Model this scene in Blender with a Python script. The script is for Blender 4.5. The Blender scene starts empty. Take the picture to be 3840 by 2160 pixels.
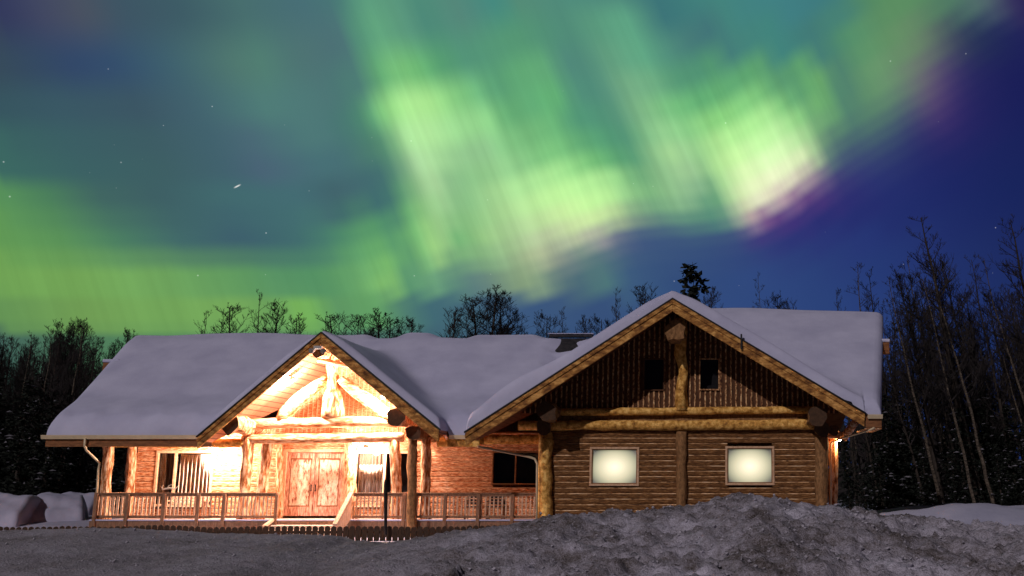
import bpy, math, random
from mathutils import Vector, Matrix, noise as mn
sc = bpy.context.scene
C = bpy.data.collections.new('place'); sc.collection.children.link(C)
R = math.radians
F, H, PX, PY, CZ = 2740.0, 1214.0, 1830.0, 724.5, 1.9
TH = math.atan((H-PY)/F); CT, ST = math.cos(TH), math.sin(TH)
def at(px, py, Y):                       # a point of the place: the depth Y is chosen first, from the building's plan
    u = (PY-py)/F; t = Y/(CT-u*ST)
    return Vector(((px-PX)/F*t, Y, CZ+(ST+u*CT)*t))
# ------------------------------------------------------------ camera, sky, moon, exposure
cam = bpy.data.cameras.new('camera'); co = bpy.data.objects.new('camera', cam); C.objects.link(co)
co.location = (0, 0, CZ); co.rotation_euler = (R(90)+TH, 0, 0)
cam.sensor_width = 36; cam.lens = F/2576*36; cam.shift_x = -(PX-1288)/2576; cam.clip_end = 2000
sc.camera = co
sc.view_settings.view_transform = 'Standard'; sc.view_settings.look = 'None'
sc.view_settings.exposure = 0; sc.view_settings.gamma = 1
SUN_EL, SUN_AZ = 32, 24                   # moon: elevation, degrees to the left of straight behind the camera
sl = bpy.data.lights.new('moon', 'SUN'); sl.energy = 1.3; sl.angle = R(0.6); sl.color = (1, .89, .90)
so = bpy.data.objects.new('moon', sl); C.objects.link(so)
_l = Vector((math.sin(R(SUN_AZ))*math.cos(R(SUN_EL)), math.cos(R(SUN_AZ))*math.cos(R(SUN_EL)), -math.sin(R(SUN_EL))))
so.rotation_euler = _l.to_track_quat('-Z', 'Y').to_euler()
def lin(c): return tuple((v/255/12.92 if v <= 10 else ((v/255+.055)/1.055)**2.4) for v in c)
W = bpy.data.worlds.new('World'); sc.world = W; W.use_nodes = True
N, Lk = W.node_tree.nodes, W.node_tree.links
for n in list(N): N.remove(n)
out = N.new('ShaderNodeOutputWorld'); bg = N.new('ShaderNodeBackground'); Lk.new(bg.outputs[0], out.inputs[0])
def mth(op, a, b=None, c=None, clamp=False, N=N, Lk=Lk):
    n = N.new('ShaderNodeMath'); n.operation = op; n.use_clamp = clamp
    for i, v in enumerate((a, b, c)):
        if v is None: continue
        if isinstance(v, (int, float)): n.inputs[i].default_value = v
        else: Lk.new(v, n.inputs[i])
    return n.outputs[0]
def smooth(v, a, b, N=N, Lk=Lk, lo=0., hi=1.):
    n = N.new('ShaderNodeMapRange'); n.interpolation_type = 'SMOOTHSTEP'
    Lk.new(v, n.inputs[0]); n.inputs[1].default_value = a; n.inputs[2].default_value = b
    n.inputs[3].default_value = lo; n.inputs[4].default_value = hi
    return n.outputs[0]
def mixc(f, a, b, typ='MIX', N=N, Lk=Lk):
    n = N.new('ShaderNodeMix'); n.data_type = 'RGBA'; n.blend_type = typ
    for s, v in ((n.inputs[0], f), (n.inputs[6], a), (n.inputs[7], b)):
        if isinstance(v, (int, float)): s.default_value = v
        elif isinstance(v, tuple): s.default_value = (*v, 1)[:4]
        else: Lk.new(v, s)
    return n.outputs[2]
tc = N.new('ShaderNodeTexCoord'); sp = N.new('ShaderNodeSeparateXYZ'); Lk.new(tc.outputs['Generated'], sp.inputs[0])
yy = mth('MAXIMUM', sp.outputs[1], .05)
U = mth('DIVIDE', sp.outputs[0], yy); V = mth('DIVIDE', sp.outputs[2], yy)
def uv(px, py):
    p = at(px, py, 1.0); return p.x, p.z-CZ
KS = .42                               # lean of the rays: sky coordinate S runs across them
V0 = uv(1288, 400)[1]
# aurora: bands of colour along the rays, one row per height above the horizon
SKY = [
 (0, '0:52,58,92 100:66,72,98 200:74,82,97 300:62,85,100 450:62,92,102 600:72,110,110 750:72,110,118 850:72,118,118 900:88,150,125 980:92,152,125 1050:80,140,122 1150:85,135,122 1250:68,138,128 1300:85,138,118 1450:78,138,125 1550:72,122,120 1650:60,115,120 1800:68,132,125 1950:65,128,132 2100:62,120,125 2200:88,140,95 2300:92,142,98 2400:78,120,100 2480:88,112,112 2550:50,42,90 2600:36,28,82'),
 (100, '0:55,65,88 100:62,70,95 230:76,82,100 350:58,82,105 500:66,98,105 620:75,115,112 750:78,115,115 860:76,112,118 900:84,145,120 960:98,165,125 1040:90,150,125 1090:75,135,120 1200:85,150,120 1300:85,150,115 1430:80,138,120 1500:90,152,125 1600:95,165,130 1720:72,125,120 1790:66,116,120 1850:70,130,122 1950:66,132,125 2060:66,120,118 2130:85,145,105 2250:100,145,100 2330:105,130,105 2390:70,75,95 2450:38,50,85 2576:28,30,88'),
 (200, '0:55,75,90 200:50,72,105 300:52,78,108 450:64,98,110 600:80,120,112 680:82,128,115 800:78,118,118 905:76,118,118 950:95,165,115 1010:120,190,120 1060:112,187,118 1120:88,160,115 1190:85,150,118 1240:88,155,118 1300:95,165,115 1380:98,168,118 1440:80,135,122 1500:82,138,122 1560:115,170,132 1640:108,168,128 1700:85,150,118 1780:80,145,115 1830:90,160,112 1900:95,165,112 1960:88,150,112 2020:90,155,110 2050:110,175,105 2080:95,150,108 2112:70,118,112 2180:102,152,105 2250:110,150,110 2320:112,118,112 2375:85,68,112 2440:42,42,95 2576:24,28,85'),
 (300, '0:55,85,95 150:58,88,100 360:60,86,100 500:66,98,110 680:80,125,120 800:78,120,120 859:72,118,115 925:80,140,112 959:125,195,125 1012:170,228,145 1079:180,232,152 1159:150,215,140 1232:140,205,135 1272:100,170,115 1325:105,175,115 1392:105,178,118 1445:82,150,118 1499:82,148,120 1552:85,145,120 1592:115,170,130 1639:130,185,130 1685:125,195,125 1745:135,205,130 1792:130,200,120 1839:145,215,130 1885:165,228,142 1952:170,228,148 2019:140,205,130 2059:110,165,115 2105:105,160,110 2139:78,122,110 2185:90,135,105 2225:80,115,108 2279:60,70,110 2325:70,55,110 2365:70,48,108 2419:42,38,98 2576:24,32,88'),
 (400, '0:60,104,98 200:60,97,100 400:62,95,100 560:66,98,110 650:74,100,118 800:72,112,118 859:72,112,118 965:76,125,108 1010:115,165,125 1045:172,214,158 1090:168,218,153 1150:145,195,140 1210:140,190,138 1300:130,190,130 1380:125,195,125 1450:125,195,122 1510:105,180,115 1560:90,160,115 1595:88,155,118 1640:130,180,130 1690:165,210,145 1740:150,195,140 1785:165,215,140 1850:200,245,162 1930:218,250,185 1990:220,242,185 2035:215,230,180 2065:150,180,140 2090:85,115,115 2130:65,80,115 2200:55,65,112 2280:38,44,104 2400:30,38,96 2576:24,36,90'),
 (500, '0:88,145,90 120:76,128,92 250:65,102,98 400:62,95,100 560:66,105,110 750:68,108,115 850:66,100,108 859:66,100,108 970:62,105,112 1000:80,135,108 1040:115,175,115 1090:162,208,147 1120:150,195,140 1160:130,185,130 1250:165,212,145 1350:185,234,153 1450:190,240,153 1540:185,238,153 1580:150,205,140 1640:125,180,125 1700:140,185,135 1745:130,175,135 1785:92,150,118 1815:110,165,120 1850:200,226,165 1900:232,240,196 1945:230,222,195 1980:165,130,155 2020:100,65,125 2060:75,52,118 2120:46,46,112 2250:33,44,106 2576:24,36,90'),
 (600, '0:97,152,85 150:92,148,90 300:75,125,98 450:66,105,105 600:62,95,108 750:66,108,110 850:75,130,108 859:80,140,105 930:98,165,105 990:88,150,108 1035:110,175,110 1075:135,195,120 1095:182,228,142 1115:150,195,130 1150:110,175,115 1220:150,195,130 1290:165,200,145 1370:182,197,157 1450:182,192,157 1510:160,155,155 1560:90,100,130 1620:62,85,125 1760:60,85,122 1850:58,75,122 1900:62,55,120 1960:45,52,116 2200:38,54,115 2576:28,40,92'),
 (700, '0:112,162,85 200:116,166,88 400:110,162,92 600:96,152,95 700:88,145,100 800:85,145,100 900:105,165,105 980:134,194,110 1030:82,138,110 1070:110,165,120 1130:92,138,120 1200:95,125,125 1280:122,148,120 1340:142,168,130 1400:92,118,120 1450:74,104,118 1520:80,120,120 1580:60,90,125 1700:50,75,120 1900:48,72,125 2200:38,58,115 2576:28,42,95'),
 (790, '0:100,146,85 200:113,157,85 400:113,162,88 600:116,166,90 700:105,155,90 770:122,182,90 850:95,150,100 950:100,160,100 1010:82,128,110 1080:66,105,115 1200:66,98,118 1290:60,88,125 1500:55,80,120 1800:50,75,125 2200:40,62,118 2576:28,45,95'),
 (880, '0:66,98,90 150:74,112,88 300:80,125,90 700:80,125,95 1000:68,100,105 1300:55,82,118 1800:48,72,122 2200:38,60,116 2576:26,44,94')]
SKY += [
 (250, '859:74,118,115 918:82,150,112 965:130,200,120 1020:170,230,145 1080:165,225,140 1150:135,205,130 1240:115,190,125 1270:92,160,115 1330:95,168,118 1400:100,178,115 1450:82,145,120 1510:80,142,122 1545:95,155,128 1590:118,172,130 1650:115,175,128 1700:105,180,120 1760:95,170,115 1830:110,185,115 1900:130,200,125 1960:120,190,120 2010:95,160,115 2060:112,175,108 2090:100,160,108 2125:72,118,112 2180:100,148,105 2240:105,150,108 2290:90,110,110 2340:100,75,115 2390:62,48,105 2440:34,34,92 2576:24,30,86'),
 (350, '859:74,118,115 955:80,135,110 990:120,175,125 1020:168,220,152 1080:175,228,155 1150:155,215,148 1220:155,210,150 1260:130,195,130 1330:115,180,120 1400:112,182,120 1450:95,165,115 1510:88,160,118 1570:80,145,118 1610:110,170,125 1660:145,200,140 1710:150,205,145 1745:130,190,130 1790:165,218,140 1850:182,240,153 1920:190,243,160 1980:190,235,165 2030:170,215,150 2070:105,145,115 2110:80,115,110 2150:72,100,110 2200:70,95,110 2260:52,65,108 2320:45,42,102 2420:34,36,95 2576:24,34,88'),
 (450, '859:70,105,112 960:66,108,112 1000:85,135,115 1050:150,190,140 1095:168,208,152 1130:135,185,135 1200:140,195,135 1300:160,215,145 1400:172,228,147 1500:172,228,147 1560:155,215,140 1600:110,170,120 1650:125,175,125 1700:145,190,140 1750:150,190,145 1785:110,160,120 1820:175,222,150 1880:225,246,185 1950:235,242,198 2000:222,220,188 2040:165,145,155 2070:105,90,130 2110:60,58,115 2200:42,50,112 2350:30,38,100 2576:24,36,90'),
 (550, '859:64,105,108 940:85,150,105 990:75,130,110 1030:105,170,108 1080:150,200,130 1110:140,185,130 1135:140,190,130 1170:130,185,125 1250:160,205,140 1350:182,218,152 1430:198,228,157 1500:198,228,157 1560:180,200,150 1600:125,150,130 1650:100,135,125 1700:100,145,125 1760:90,140,120 1810:85,140,120 1850:130,155,135 1880:208,198,178 1905:160,120,150 1940:100,62,125 1990:65,48,118 2050:42,46,112 2200:35,46,108 2576:25,38,92'),
 (650, '859:90,150,105 935:105,170,108 985:125,190,108 1020:80,140,108 1055:115,175,110 1085:130,185,120 1110:160,205,130 1135:110,160,118 1170:125,175,120 1250:135,175,130 1320:160,180,140 1360:175,185,145 1420:130,140,135 1480:90,120,122 1540:75,105,122 1600:62,88,124 1750:54,78,122 1950:46,64,120 2200:38,56,115 2576:28,42,94')]
import numpy as np
EDGE = [(-900, 800), (0, 800), (900, 800), (1030, 770), (1130, 715), (1300, 695), (1420, 655), (1560, 595), (1700, 585), (1860, 570), (1960, 520), (2060, 450), (2130, 395), (2250, 325), (2390, 245), (2480, 180), (2576, 120), (2900, -50)]
S = mth('ADD', U, mth('MULTIPLY', mth('SUBTRACT', V, V0), KS))
def Sof(px, py):
    a, b = uv(px, py); return a+KS*(b-V0)
S0, S1 = Sof(-60, 880), Sof(2640, 0)
es = np.array([Sof(*p) for p in EDGE]); ev = np.array([uv(*p)[1] for p in EDGE])
sN = np.linspace(S0, S1, 30)
eN = np.array([np.mean([np.interp(q+o, es, ev) for o in np.linspace(-.02, .02, 9)]) for q in sN])
def Ef(q): return np.interp(q, sN, eN)
SN = mth('DIVIDE', mth('SUBTRACT', S, S0), S1-S0)
er = N.new('ShaderNodeValToRGB'); er.color_ramp.interpolation = 'LINEAR'; els = er.color_ramp.elements
for i in range(30):
    e = els[i] if i < 2 else els.new(i/29)
    e.position = i/29; e.color = (eN[i], eN[i], eN[i], 1)
Lk.new(SN, er.inputs[0])
se = N.new('ShaderNodeSeparateColor'); Lk.new(er.outputs[0], se.inputs[0])
wob = N.new('ShaderNodeTexNoise'); wob.inputs['Scale'].default_value = 1; wob.inputs['Detail'].default_value = 4
cx = N.new('ShaderNodeCombineXYZ'); Lk.new(mth("MULTIPLY", S, 24), cx.inputs[0]); Lk.new(mth('MULTIPLY', V, 3), cx.inputs[1]); Lk.new(cx.outputs[0], wob.inputs[0])
Wc = mth('ADD', mth('SUBTRACT', V, se.outputs[0]), mth('MULTIPLY', mth('SUBTRACT', wob.outputs[0], .5), .006))
ps, pw, pc = [], [], []
for py, txt in SKY:
    st = []
    for it in txt.split():
        a, b = it.split(':'); st.append((float(a), [float(v) for v in b.split(',')]))
    st = np.array([[a, *b] for a, b in st])
    for px in np.arange(st[0, 0], st[-1, 0]+1, 10):
        q = Sof(px, py); ps.append(q); pw.append(uv(px, py)[1]-Ef(q)); pc.append([np.interp(px, st[:, 0], st[:, k]) for k in (1, 2, 3)])
ps, pw, pc = np.array(ps), np.array(pw), np.array(pc)
SR = Sof(2120, 380)
def field(q, w_):
    k_ = float(np.clip((q-SR)/.05, 0, 1)); d = -((ps-q)/(.0052+.010*k_))**2-((pw-w_)/(.0115+.010*k_))**2
    k = np.exp(np.maximum(d-d.max(), -60)); c = (k[:, None]*pc).sum(0)/k.sum()
    return lin(c)
rowsW = [v/2740 for v in (-1250, -850, -550, -380, -270, -190, -135, -90, -55, -25, 5, 35, 70, 110, 155, 205, 260, 320, 390, 470, 560, 680, 830)]
ns = 32; cuts = [S0+(S1-S0)*k/3 for k in range(4)]
drv = [mth('DIVIDE', mth('SUBTRACT', S, a), b-a) for a, b in zip(cuts, cuts[1:])]
g1 = mth('GREATER_THAN', S, cuts[1]); g2 = mth('GREATER_THAN', S, cuts[2])
col = None
for w_ in rowsW:
    c2 = []
    for (lo, hi), dv_ in zip(zip(cuts, cuts[1:]), drv):
        gt = bpy.data.node_groups.new('sky_row', 'ShaderNodeTree')
        gt.interface.new_socket('f', in_out='INPUT', socket_type='NodeSocketFloat'); gt.interface.new_socket('c', in_out='OUTPUT', socket_type='NodeSocketColor')
        cr = gt.nodes.new('ShaderNodeValToRGB'); cr.color_ramp.interpolation = 'LINEAR'; els = cr.color_ramp.elements
        for i in range(ns):
            e = els[i] if i < 2 else els.new(i/(ns-1))
            e.position = i/(ns-1); e.color = (*field(lo+(hi-lo)*i/(ns-1), w_), 1)
        gi, go = gt.nodes.new('NodeGroupInput'), gt.nodes.new('NodeGroupOutput'); gt.links.new(gi.outputs[0], cr.inputs[0]); gt.links.new(cr.outputs[0], go.inputs[0])
        gn = N.new('ShaderNodeGroup'); gn.node_tree = gt
        Lk.new(dv_, gn.inputs[0]); c2.append(gn.outputs[0])
    o = mixc(g2, mixc(g1, c2[0], c2[1]), c2[2])
    if col is None: col = o
    else: col = mixc(smooth(Wc, prev, w_), col, o)
    prev = w_
# fine rays
def rays(f, lo, amp):
    n = N.new('ShaderNodeTexNoise'); n.inputs['Scale'].default_value = 1; n.inputs['Detail'].default_value = 3
    c = N.new('ShaderNodeCombineXYZ'); Lk.new(mth('MULTIPLY', S, f), c.inputs[0]); Lk.new(mth('MULTIPLY', V, lo), c.inputs[1]); Lk.new(c.outputs[0], n.inputs[0])
    return mth('MULTIPLY', mth('SUBTRACT', n.outputs[0], .5), amp)
sg = N.new('ShaderNodeSeparateColor'); Lk.new(col, sg.inputs[0])
msk = smooth(sg.outputs[1], .16, .5); gain = smooth(sg.outputs[1], .30, .8, lo=1.0, hi=1.07)
r = mth('ADD', mth('MULTIPLY', mth('ADD', rays(29, 1.8, .46), rays(95, 2.0, .34)), msk), gain)
vm = N.new('ShaderNodeVectorMath'); vm.operation = 'SCALE'; Lk.new(col, vm.inputs[0]); Lk.new(r, vm.inputs['Scale']); col = vm.outputs[0]
# stars
vo = N.new('ShaderNodeTexVoronoi'); vo.inputs['Scale'].default_value = 62; Lk.new(tc.outputs['Generated'], vo.inputs[0])
sv = N.new('ShaderNodeSeparateColor'); Lk.new(vo.outputs['Color'], sv.inputs[0])
rad = mth('MULTIPLY', smooth(sv.outputs[0], .35, 1.0), .058)
star = mth('MULTIPLY', mth('SUBTRACT', 1.0, mth('DIVIDE', vo.outputs['Distance'], mth('MAXIMUM', rad, .001)), clamp=True), .42)
col = mixc(1.0, col, mixc(star, (0, 0, 0), (1, 1, 1)), 'ADD')
# a meteor streak
ma, mb_ = uv(606, 464), uv(588, 473)
ax = Vector((ma[0]-mb_[0], ma[1]-mb_[1])); ln = ax.length; ax.normalize()
du = mth('SUBTRACT', U, (ma[0]+mb_[0])/2); dv = mth('SUBTRACT', V, (ma[1]+mb_[1])/2)
al = mth('ADD', mth('MULTIPLY', du, ax.x), mth('MULTIPLY', dv, ax.y)); ac = mth('ADD', mth('MULTIPLY', du, -ax.y), mth('MULTIPLY', dv, ax.x))
mm = mth('MULTIPLY', smooth(mth('ABSOLUTE', al), ln*.6, ln*.1), smooth(mth('ABSOLUTE', ac), .0011, .0002))
col = mixc(mth('MULTIPLY', mm, .7), col, (1, 1, .95))
# the rest of the sky: dark, slightly purple
col = mixc(smooth(V, .5, 1.1), col, lin((20, 25, 42)))
col = mixc(smooth(sp.outputs[1], .76, .4), col, lin((13, 12, 20)))
col = mixc(smooth(V, -.01, -.06), col, (.02, .02, .03))
Lk.new(col, bg.inputs[0]); bg.inputs[1].default_value = 1.0
# ------------------------------------------------------------ materials
def newmat(name):
    m = bpy.data.materials.new(name); m.use_nodes = True
    nt = m.node_tree; return m, nt.nodes, nt.links, nt.nodes['Principled BSDF']
def tex(N, L, scale, s3=(1, 1, 1), detail=4, rough=.6, geo=False):
    t = N.new('ShaderNodeTexCoord'); mp = N.new('ShaderNodeMapping'); mp.inputs['Scale'].default_value = s3
    if geo:
        g = N.new('ShaderNodeNewGeometry'); L.new(g.outputs['Position'], mp.inputs[0])
    else: L.new(t.outputs['Object'], mp.inputs[0])
    n = N.new('ShaderNodeTexNoise'); n.inputs['Scale'].default_value = scale; n.inputs['Detail'].default_value = detail; n.inputs['Roughness'].default_value = rough
    L.new(mp.outputs[0], n.inputs[0]); return n.outputs[0]
def ramp(N, L, f, stops):
    c = N.new('ShaderNodeValToRGB'); e = c.color_ramp.elements
    for i, (p, cc) in enumerate(stops):
        x = e[i] if i < 2 else e.new(p)
        x.position = p; x.color = (*cc, 1)
    L.new(f, c.inputs[0]); return c.outputs[0]
def bump(N, L, b, h, st, dist=.02):
    n = N.new('ShaderNodeBump'); n.inputs['Strength'].default_value = st; n.inputs['Distance'].default_value = dist
    L.new(h, n.inputs['Height']); L.new(n.outputs[0], b.inputs['Normal'])
def mat(name, stops, scale=4, s3=(1, 1, 1), rough=.8, bst=.4, bd=.02, fine=None, metal=0, spec=.3):
    m, N, L, b = newmat(name)
    t = tex(N, L, scale, s3, 5, .65, True)
    L.new(ramp(N, L, t, stops), b.inputs['Base Color'])
    b.inputs['Roughness'].default_value = rough; b.inputs['Metallic'].default_value = metal; b.inputs['Specular IOR Level'].default_value = spec
    h = tex(N, L, fine or scale*3, s3, 5, .7, True); bump(N, L, b, h, bst, bd)
    return m
def seams(m, axis, pitch, dark=.35, w=.12):   # plank joints: real dark gaps between boards
    N, L = m.node_tree.nodes, m.node_tree.links; b = N['Principled BSDF']
    g = N.new('ShaderNodeNewGeometry'); s = N.new('ShaderNodeSeparateXYZ'); L.new(g.outputs['Position'], s.inputs[0])
    f = mth('FRACT', mth('DIVIDE', s.outputs[axis], pitch, N=N, Lk=L), N=N, Lk=L)
    k = mth('LESS_THAN', f, w, N=N, Lk=L)
    src = b.inputs['Base Color'].links[0].from_socket
    c = mixc(mth('MULTIPLY', k, 1-dark, N=N, Lk=L), src, (.02, .01, .006), N=N, Lk=L)
    L.new(c, b.inputs['Base Color']); return m
M = {}
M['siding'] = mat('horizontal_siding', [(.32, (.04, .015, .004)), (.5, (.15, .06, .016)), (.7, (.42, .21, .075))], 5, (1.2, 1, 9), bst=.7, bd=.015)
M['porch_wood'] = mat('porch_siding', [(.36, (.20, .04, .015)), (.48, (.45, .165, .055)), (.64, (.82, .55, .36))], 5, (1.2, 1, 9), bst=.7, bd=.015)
M['board'] = mat('gable_boards', [(.3, (.028, .011, .005)), (.55, (.10, .040, .016)), (.75, (.24, .11, .045))], 4, (9, 1, 1), bst=.6)
M['batten'] = mat('gable_battens', [(.40, (.08, .025, .012)), (.5, (.42, .20, .08)), (.66, (.9, .62, .33))], 7, (3, 1, 1.3), bst=.5)
M['frost'] = mat('frosted_ledge', [(.40, (.12, .06, .03)), (.5, (.66, .38, .18)), (.66, (.98, .74, .48))], 3, (1, 1, 6))
M['log'] = mat('golden_log', [(.30, (.14, .05, .01)), (.48, (.60, .30, .06)), (.66, (1.0, .64, .2))], 6, (1, 1, 1), bst=.6, bd=.02, fine=20)
M['post'] = mat('peeled_log_post', [(.36, (.16, .04, .012)), (.47, (.46, .18, .06)), (.60, (.85, .60, .40))], 4, (3, 3, .7), bst=.9, bd=.03, fine=14)
M['darklog'] = mat('dark_log', [(.3, (.10, .045, .015)), (.7, (.42, .22, .09))], 6, (2, 2, 1), bst=.7, bd=.03)  # dark log tone; on the backlit porch post it stands for shade
M['logend'] = mat('sawn_log_end', [(.3, (.04, .022, .012)), (.7, (.10, .05, .025))], 9, bst=.5)
M['rake'] = mat('rake_board', [(.32, (.09, .03, .01)), (.5, (.38, .17, .04)), (.66, (.78, .43, .13))], 3.5, (1, 1, 2), bst=.5, fine=16)
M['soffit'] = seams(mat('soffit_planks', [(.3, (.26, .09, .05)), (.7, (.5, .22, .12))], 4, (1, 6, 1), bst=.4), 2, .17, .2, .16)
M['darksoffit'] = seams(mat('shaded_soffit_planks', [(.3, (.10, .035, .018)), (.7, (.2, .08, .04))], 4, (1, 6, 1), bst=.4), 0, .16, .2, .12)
M['fascia'] = mat('eave_fascia', [(.3, (.13, .05, .02)), (.7, (.3, .13, .05))], 4, (1, 1, 4), bst=.4)
M['trim'] = mat('window_trim', [(.3, (.45, .25, .14)), (.7, (.75, .5, .32))], 5, (2, 2, 2), bst=.3)
M['door'] = mat('carved_door_wood', [(.38, (.30, .09, .05)), (.62, (.78, .48, .36))], 4, (7, 1, 1), bst=.5)
M['doorpanel'] = mat('door_panel_wood', [(.36, (.2, .05, .025)), (.46, (.7, .45, .33)), (.6, (.92, .76, .64)), (.70, (.35, .13, .07))], 3, (4, 1, 1.4), bst=.6)
M['rail'] = mat('railing_wood', [(.3, (.14, .07, .04)), (.7, (.36, .2, .12))], 5, (4, 4, 1), bst=.4)
M['baluster'] = mat('baluster_wood', [(.3, (.45, .24, .14)), (.7, (.8, .58, .42))], 7, (3, 3, 1), bst=.4)
M['fence'] = mat('fence_wood', [(.3, (.02, .011, .007)), (.7, (.07, .038, .02))], 6, (4, 4, 1), bst=.5)
M['shingle'] = mat('roof_shingles', [(.3, (.012, .012, .016)), (.7, (.05, .045, .05))], 6, bst=.6)
M['metal'] = mat('gutter_metal', [(.3, (.55, .44, .28)), (.7, (.7, .58, .38))], 3, rough=.45, bst=.05, spec=.5)
M['black'] = mat('black_metal', [(.3, (.006, .006, .008)), (.7, (.02, .02, .022))], 8, rough=.5, bst=.1)
M['rubber'] = mat('tyre_rubber', [(.3, (.01, .01, .01)), (.7, (.03, .03, .03))], 8, rough=.8)
M['carpaint'] = mat('dark_car_paint', [(.3, (.012, .016, .028)), (.7, (.02, .025, .04))], 3, rough=.3, bst=.02, spec=.6)
M['curtain'] = mat('curtain_cloth', [(.4, (.40, .22, .14)), (.6, (.95, .86, .78))], 3, (8, 8, .6), bst=.3)
M['darkcurtain'] = mat('brown_curtain_cloth', [(.3, (.06, .035, .025)), (.7, (.2, .12, .08))], 3, (8, 8, .6), bst=.3)
M['dark'] = mat('unlit_room', [(.3, (.006, .005, .006)), (.7, (.012, .01, .012))], 3, bst=0)  # near-black colour stands for the shade inside rooms and cars
M['deck'] = mat('deck_boards', [(.3, (.4, .28, .2)), (.7, (.75, .66, .58))], 4, (1, 5, 1), bst=.4)
M['bark'] = mat('dark_bark', [(.3, (.012, .009, .007)), (.7, (.05, .038, .03))], 5, (4, 4, .6), bst=.5)
M['twig'] = mat('bare_twigs', [(.3, (.010, .008, .009)), (.7, (.03, .024, .024))], 5, bst=0)
M['birch'] = mat('pale_birch_bark', [(.36, (.016, .012, .010)), (.5, (.07, .055, .04)), (.7, (.18, .145, .11))], 6, (1.2, 1.2, 2.4), bst=.4)
M['needle'] = mat('spruce_needles', [(.3, (.004, .006, .005)), (.7, (.014, .02, .013))], 6, bst=0)
M['metalgrey'] = mat('lamp_metal', [(.3, (.25, .25, .25)), (.7, (.5, .5, .5))], 5, rough=.4, metal=.6)
M['antler'] = mat('weathered_antler', [(.3, (.5, .42, .33)), (.7, (.75, .68, .58))], 7)
# clean snow
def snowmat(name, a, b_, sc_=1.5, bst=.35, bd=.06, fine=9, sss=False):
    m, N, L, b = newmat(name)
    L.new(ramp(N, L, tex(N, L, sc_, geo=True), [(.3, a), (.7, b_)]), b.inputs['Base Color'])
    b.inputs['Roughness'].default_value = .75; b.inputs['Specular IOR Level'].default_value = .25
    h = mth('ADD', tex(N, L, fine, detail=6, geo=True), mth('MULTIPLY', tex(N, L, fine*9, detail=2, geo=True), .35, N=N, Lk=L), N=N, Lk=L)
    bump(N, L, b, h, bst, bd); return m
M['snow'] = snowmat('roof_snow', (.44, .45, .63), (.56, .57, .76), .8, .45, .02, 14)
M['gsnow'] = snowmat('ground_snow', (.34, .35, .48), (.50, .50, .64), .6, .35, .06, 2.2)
M['twigsnow'] = snowmat('branch_snow', (.10, .10, .12), (.24, .23, .27))
m, N2, L2, b2 = newmat('ploughed_dirty_snow')
t1 = tex(N2, L2, .8, (1, 1, 1.3), 7, .66, True); t2 = tex(N2, L2, 7, detail=6, rough=.75, geo=True); t3 = tex(N2, L2, 30, detail=3, rough=.7, geo=True)
mix_ = mth('ADD', mth('ADD', mth('MULTIPLY', t1, .62, N=N2, Lk=L2), mth('MULTIPLY', t2, .3, N=N2, Lk=L2), N=N2, Lk=L2), mth('MULTIPLY', t3, .14, N=N2, Lk=L2), N=N2, Lk=L2)
g3 = N2.new('ShaderNodeNewGeometry'); s3 = N2.new('ShaderNodeSeparateXYZ'); L2.new(g3.outputs['Position'], s3.inputs[0])
lf = smooth(s3.outputs[0], -5.5, -1.5, N2, L2, .45, 1.3)
t4 = tex(N2, L2, 60, detail=2, geo=True)
mix_ = mth('ADD', mth('ADD', mth('MULTIPLY', mth('SUBTRACT', mix_, .52, N=N2, Lk=L2), lf, N=N2, Lk=L2), .50, N=N2, Lk=L2), mth('MULTIPLY', mth('SUBTRACT', t4, .5, N=N2, Lk=L2), .22, N=N2, Lk=L2), N=N2, Lk=L2)
L2.new(ramp(N2, L2, mix_, [(.33, (.06, .05, .045)), (.41, (.17, .15, .155)), (.49, (.31, .29, .335)), (.58, (.47, .45, .54)), (.72, (.72, .70, .84))]), b2.inputs['Base Color'])
b2.inputs['Roughness'].default_value = .85; b2.inputs['Specular IOR Level'].default_value = .15
bump(N2, L2, b2, mth('ADD', t2, mth('MULTIPLY', t3, .5, N=N2, Lk=L2), N=N2, Lk=L2), .9, .07); M['bank'] = m
M['clod'] = snowmat('snow_clod', (.26, .25, .29), (.52, .50, .58), 9)
M['hpost'] = mat('peeled_log_beam', [(.36, (.22, .06, .02)), (.47, (.55, .26, .11)), (.60, (.88, .66, .48))], 4, (.6, 3, 3), bst=.7, bd=.03, fine=12)
m, N2, L2, b2 = newmat('window_glass')
gl = N2.new('ShaderNodeBsdfGlossy'); gl.inputs['Roughness'].default_value = .02; tr = N2.new('ShaderNodeBsdfTransparent'); fr = N2.new('ShaderNodeFresnel'); mx = N2.new('ShaderNodeMixShader')
L2.new(fr.outputs[0], mx.inputs[0]); L2.new(tr.outputs[0], mx.inputs[1]); L2.new(gl.outputs[0], mx.inputs[2]); L2.new(mx.outputs[0], N2['Material Output'].inputs[0]); M['glass'] = m
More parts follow.
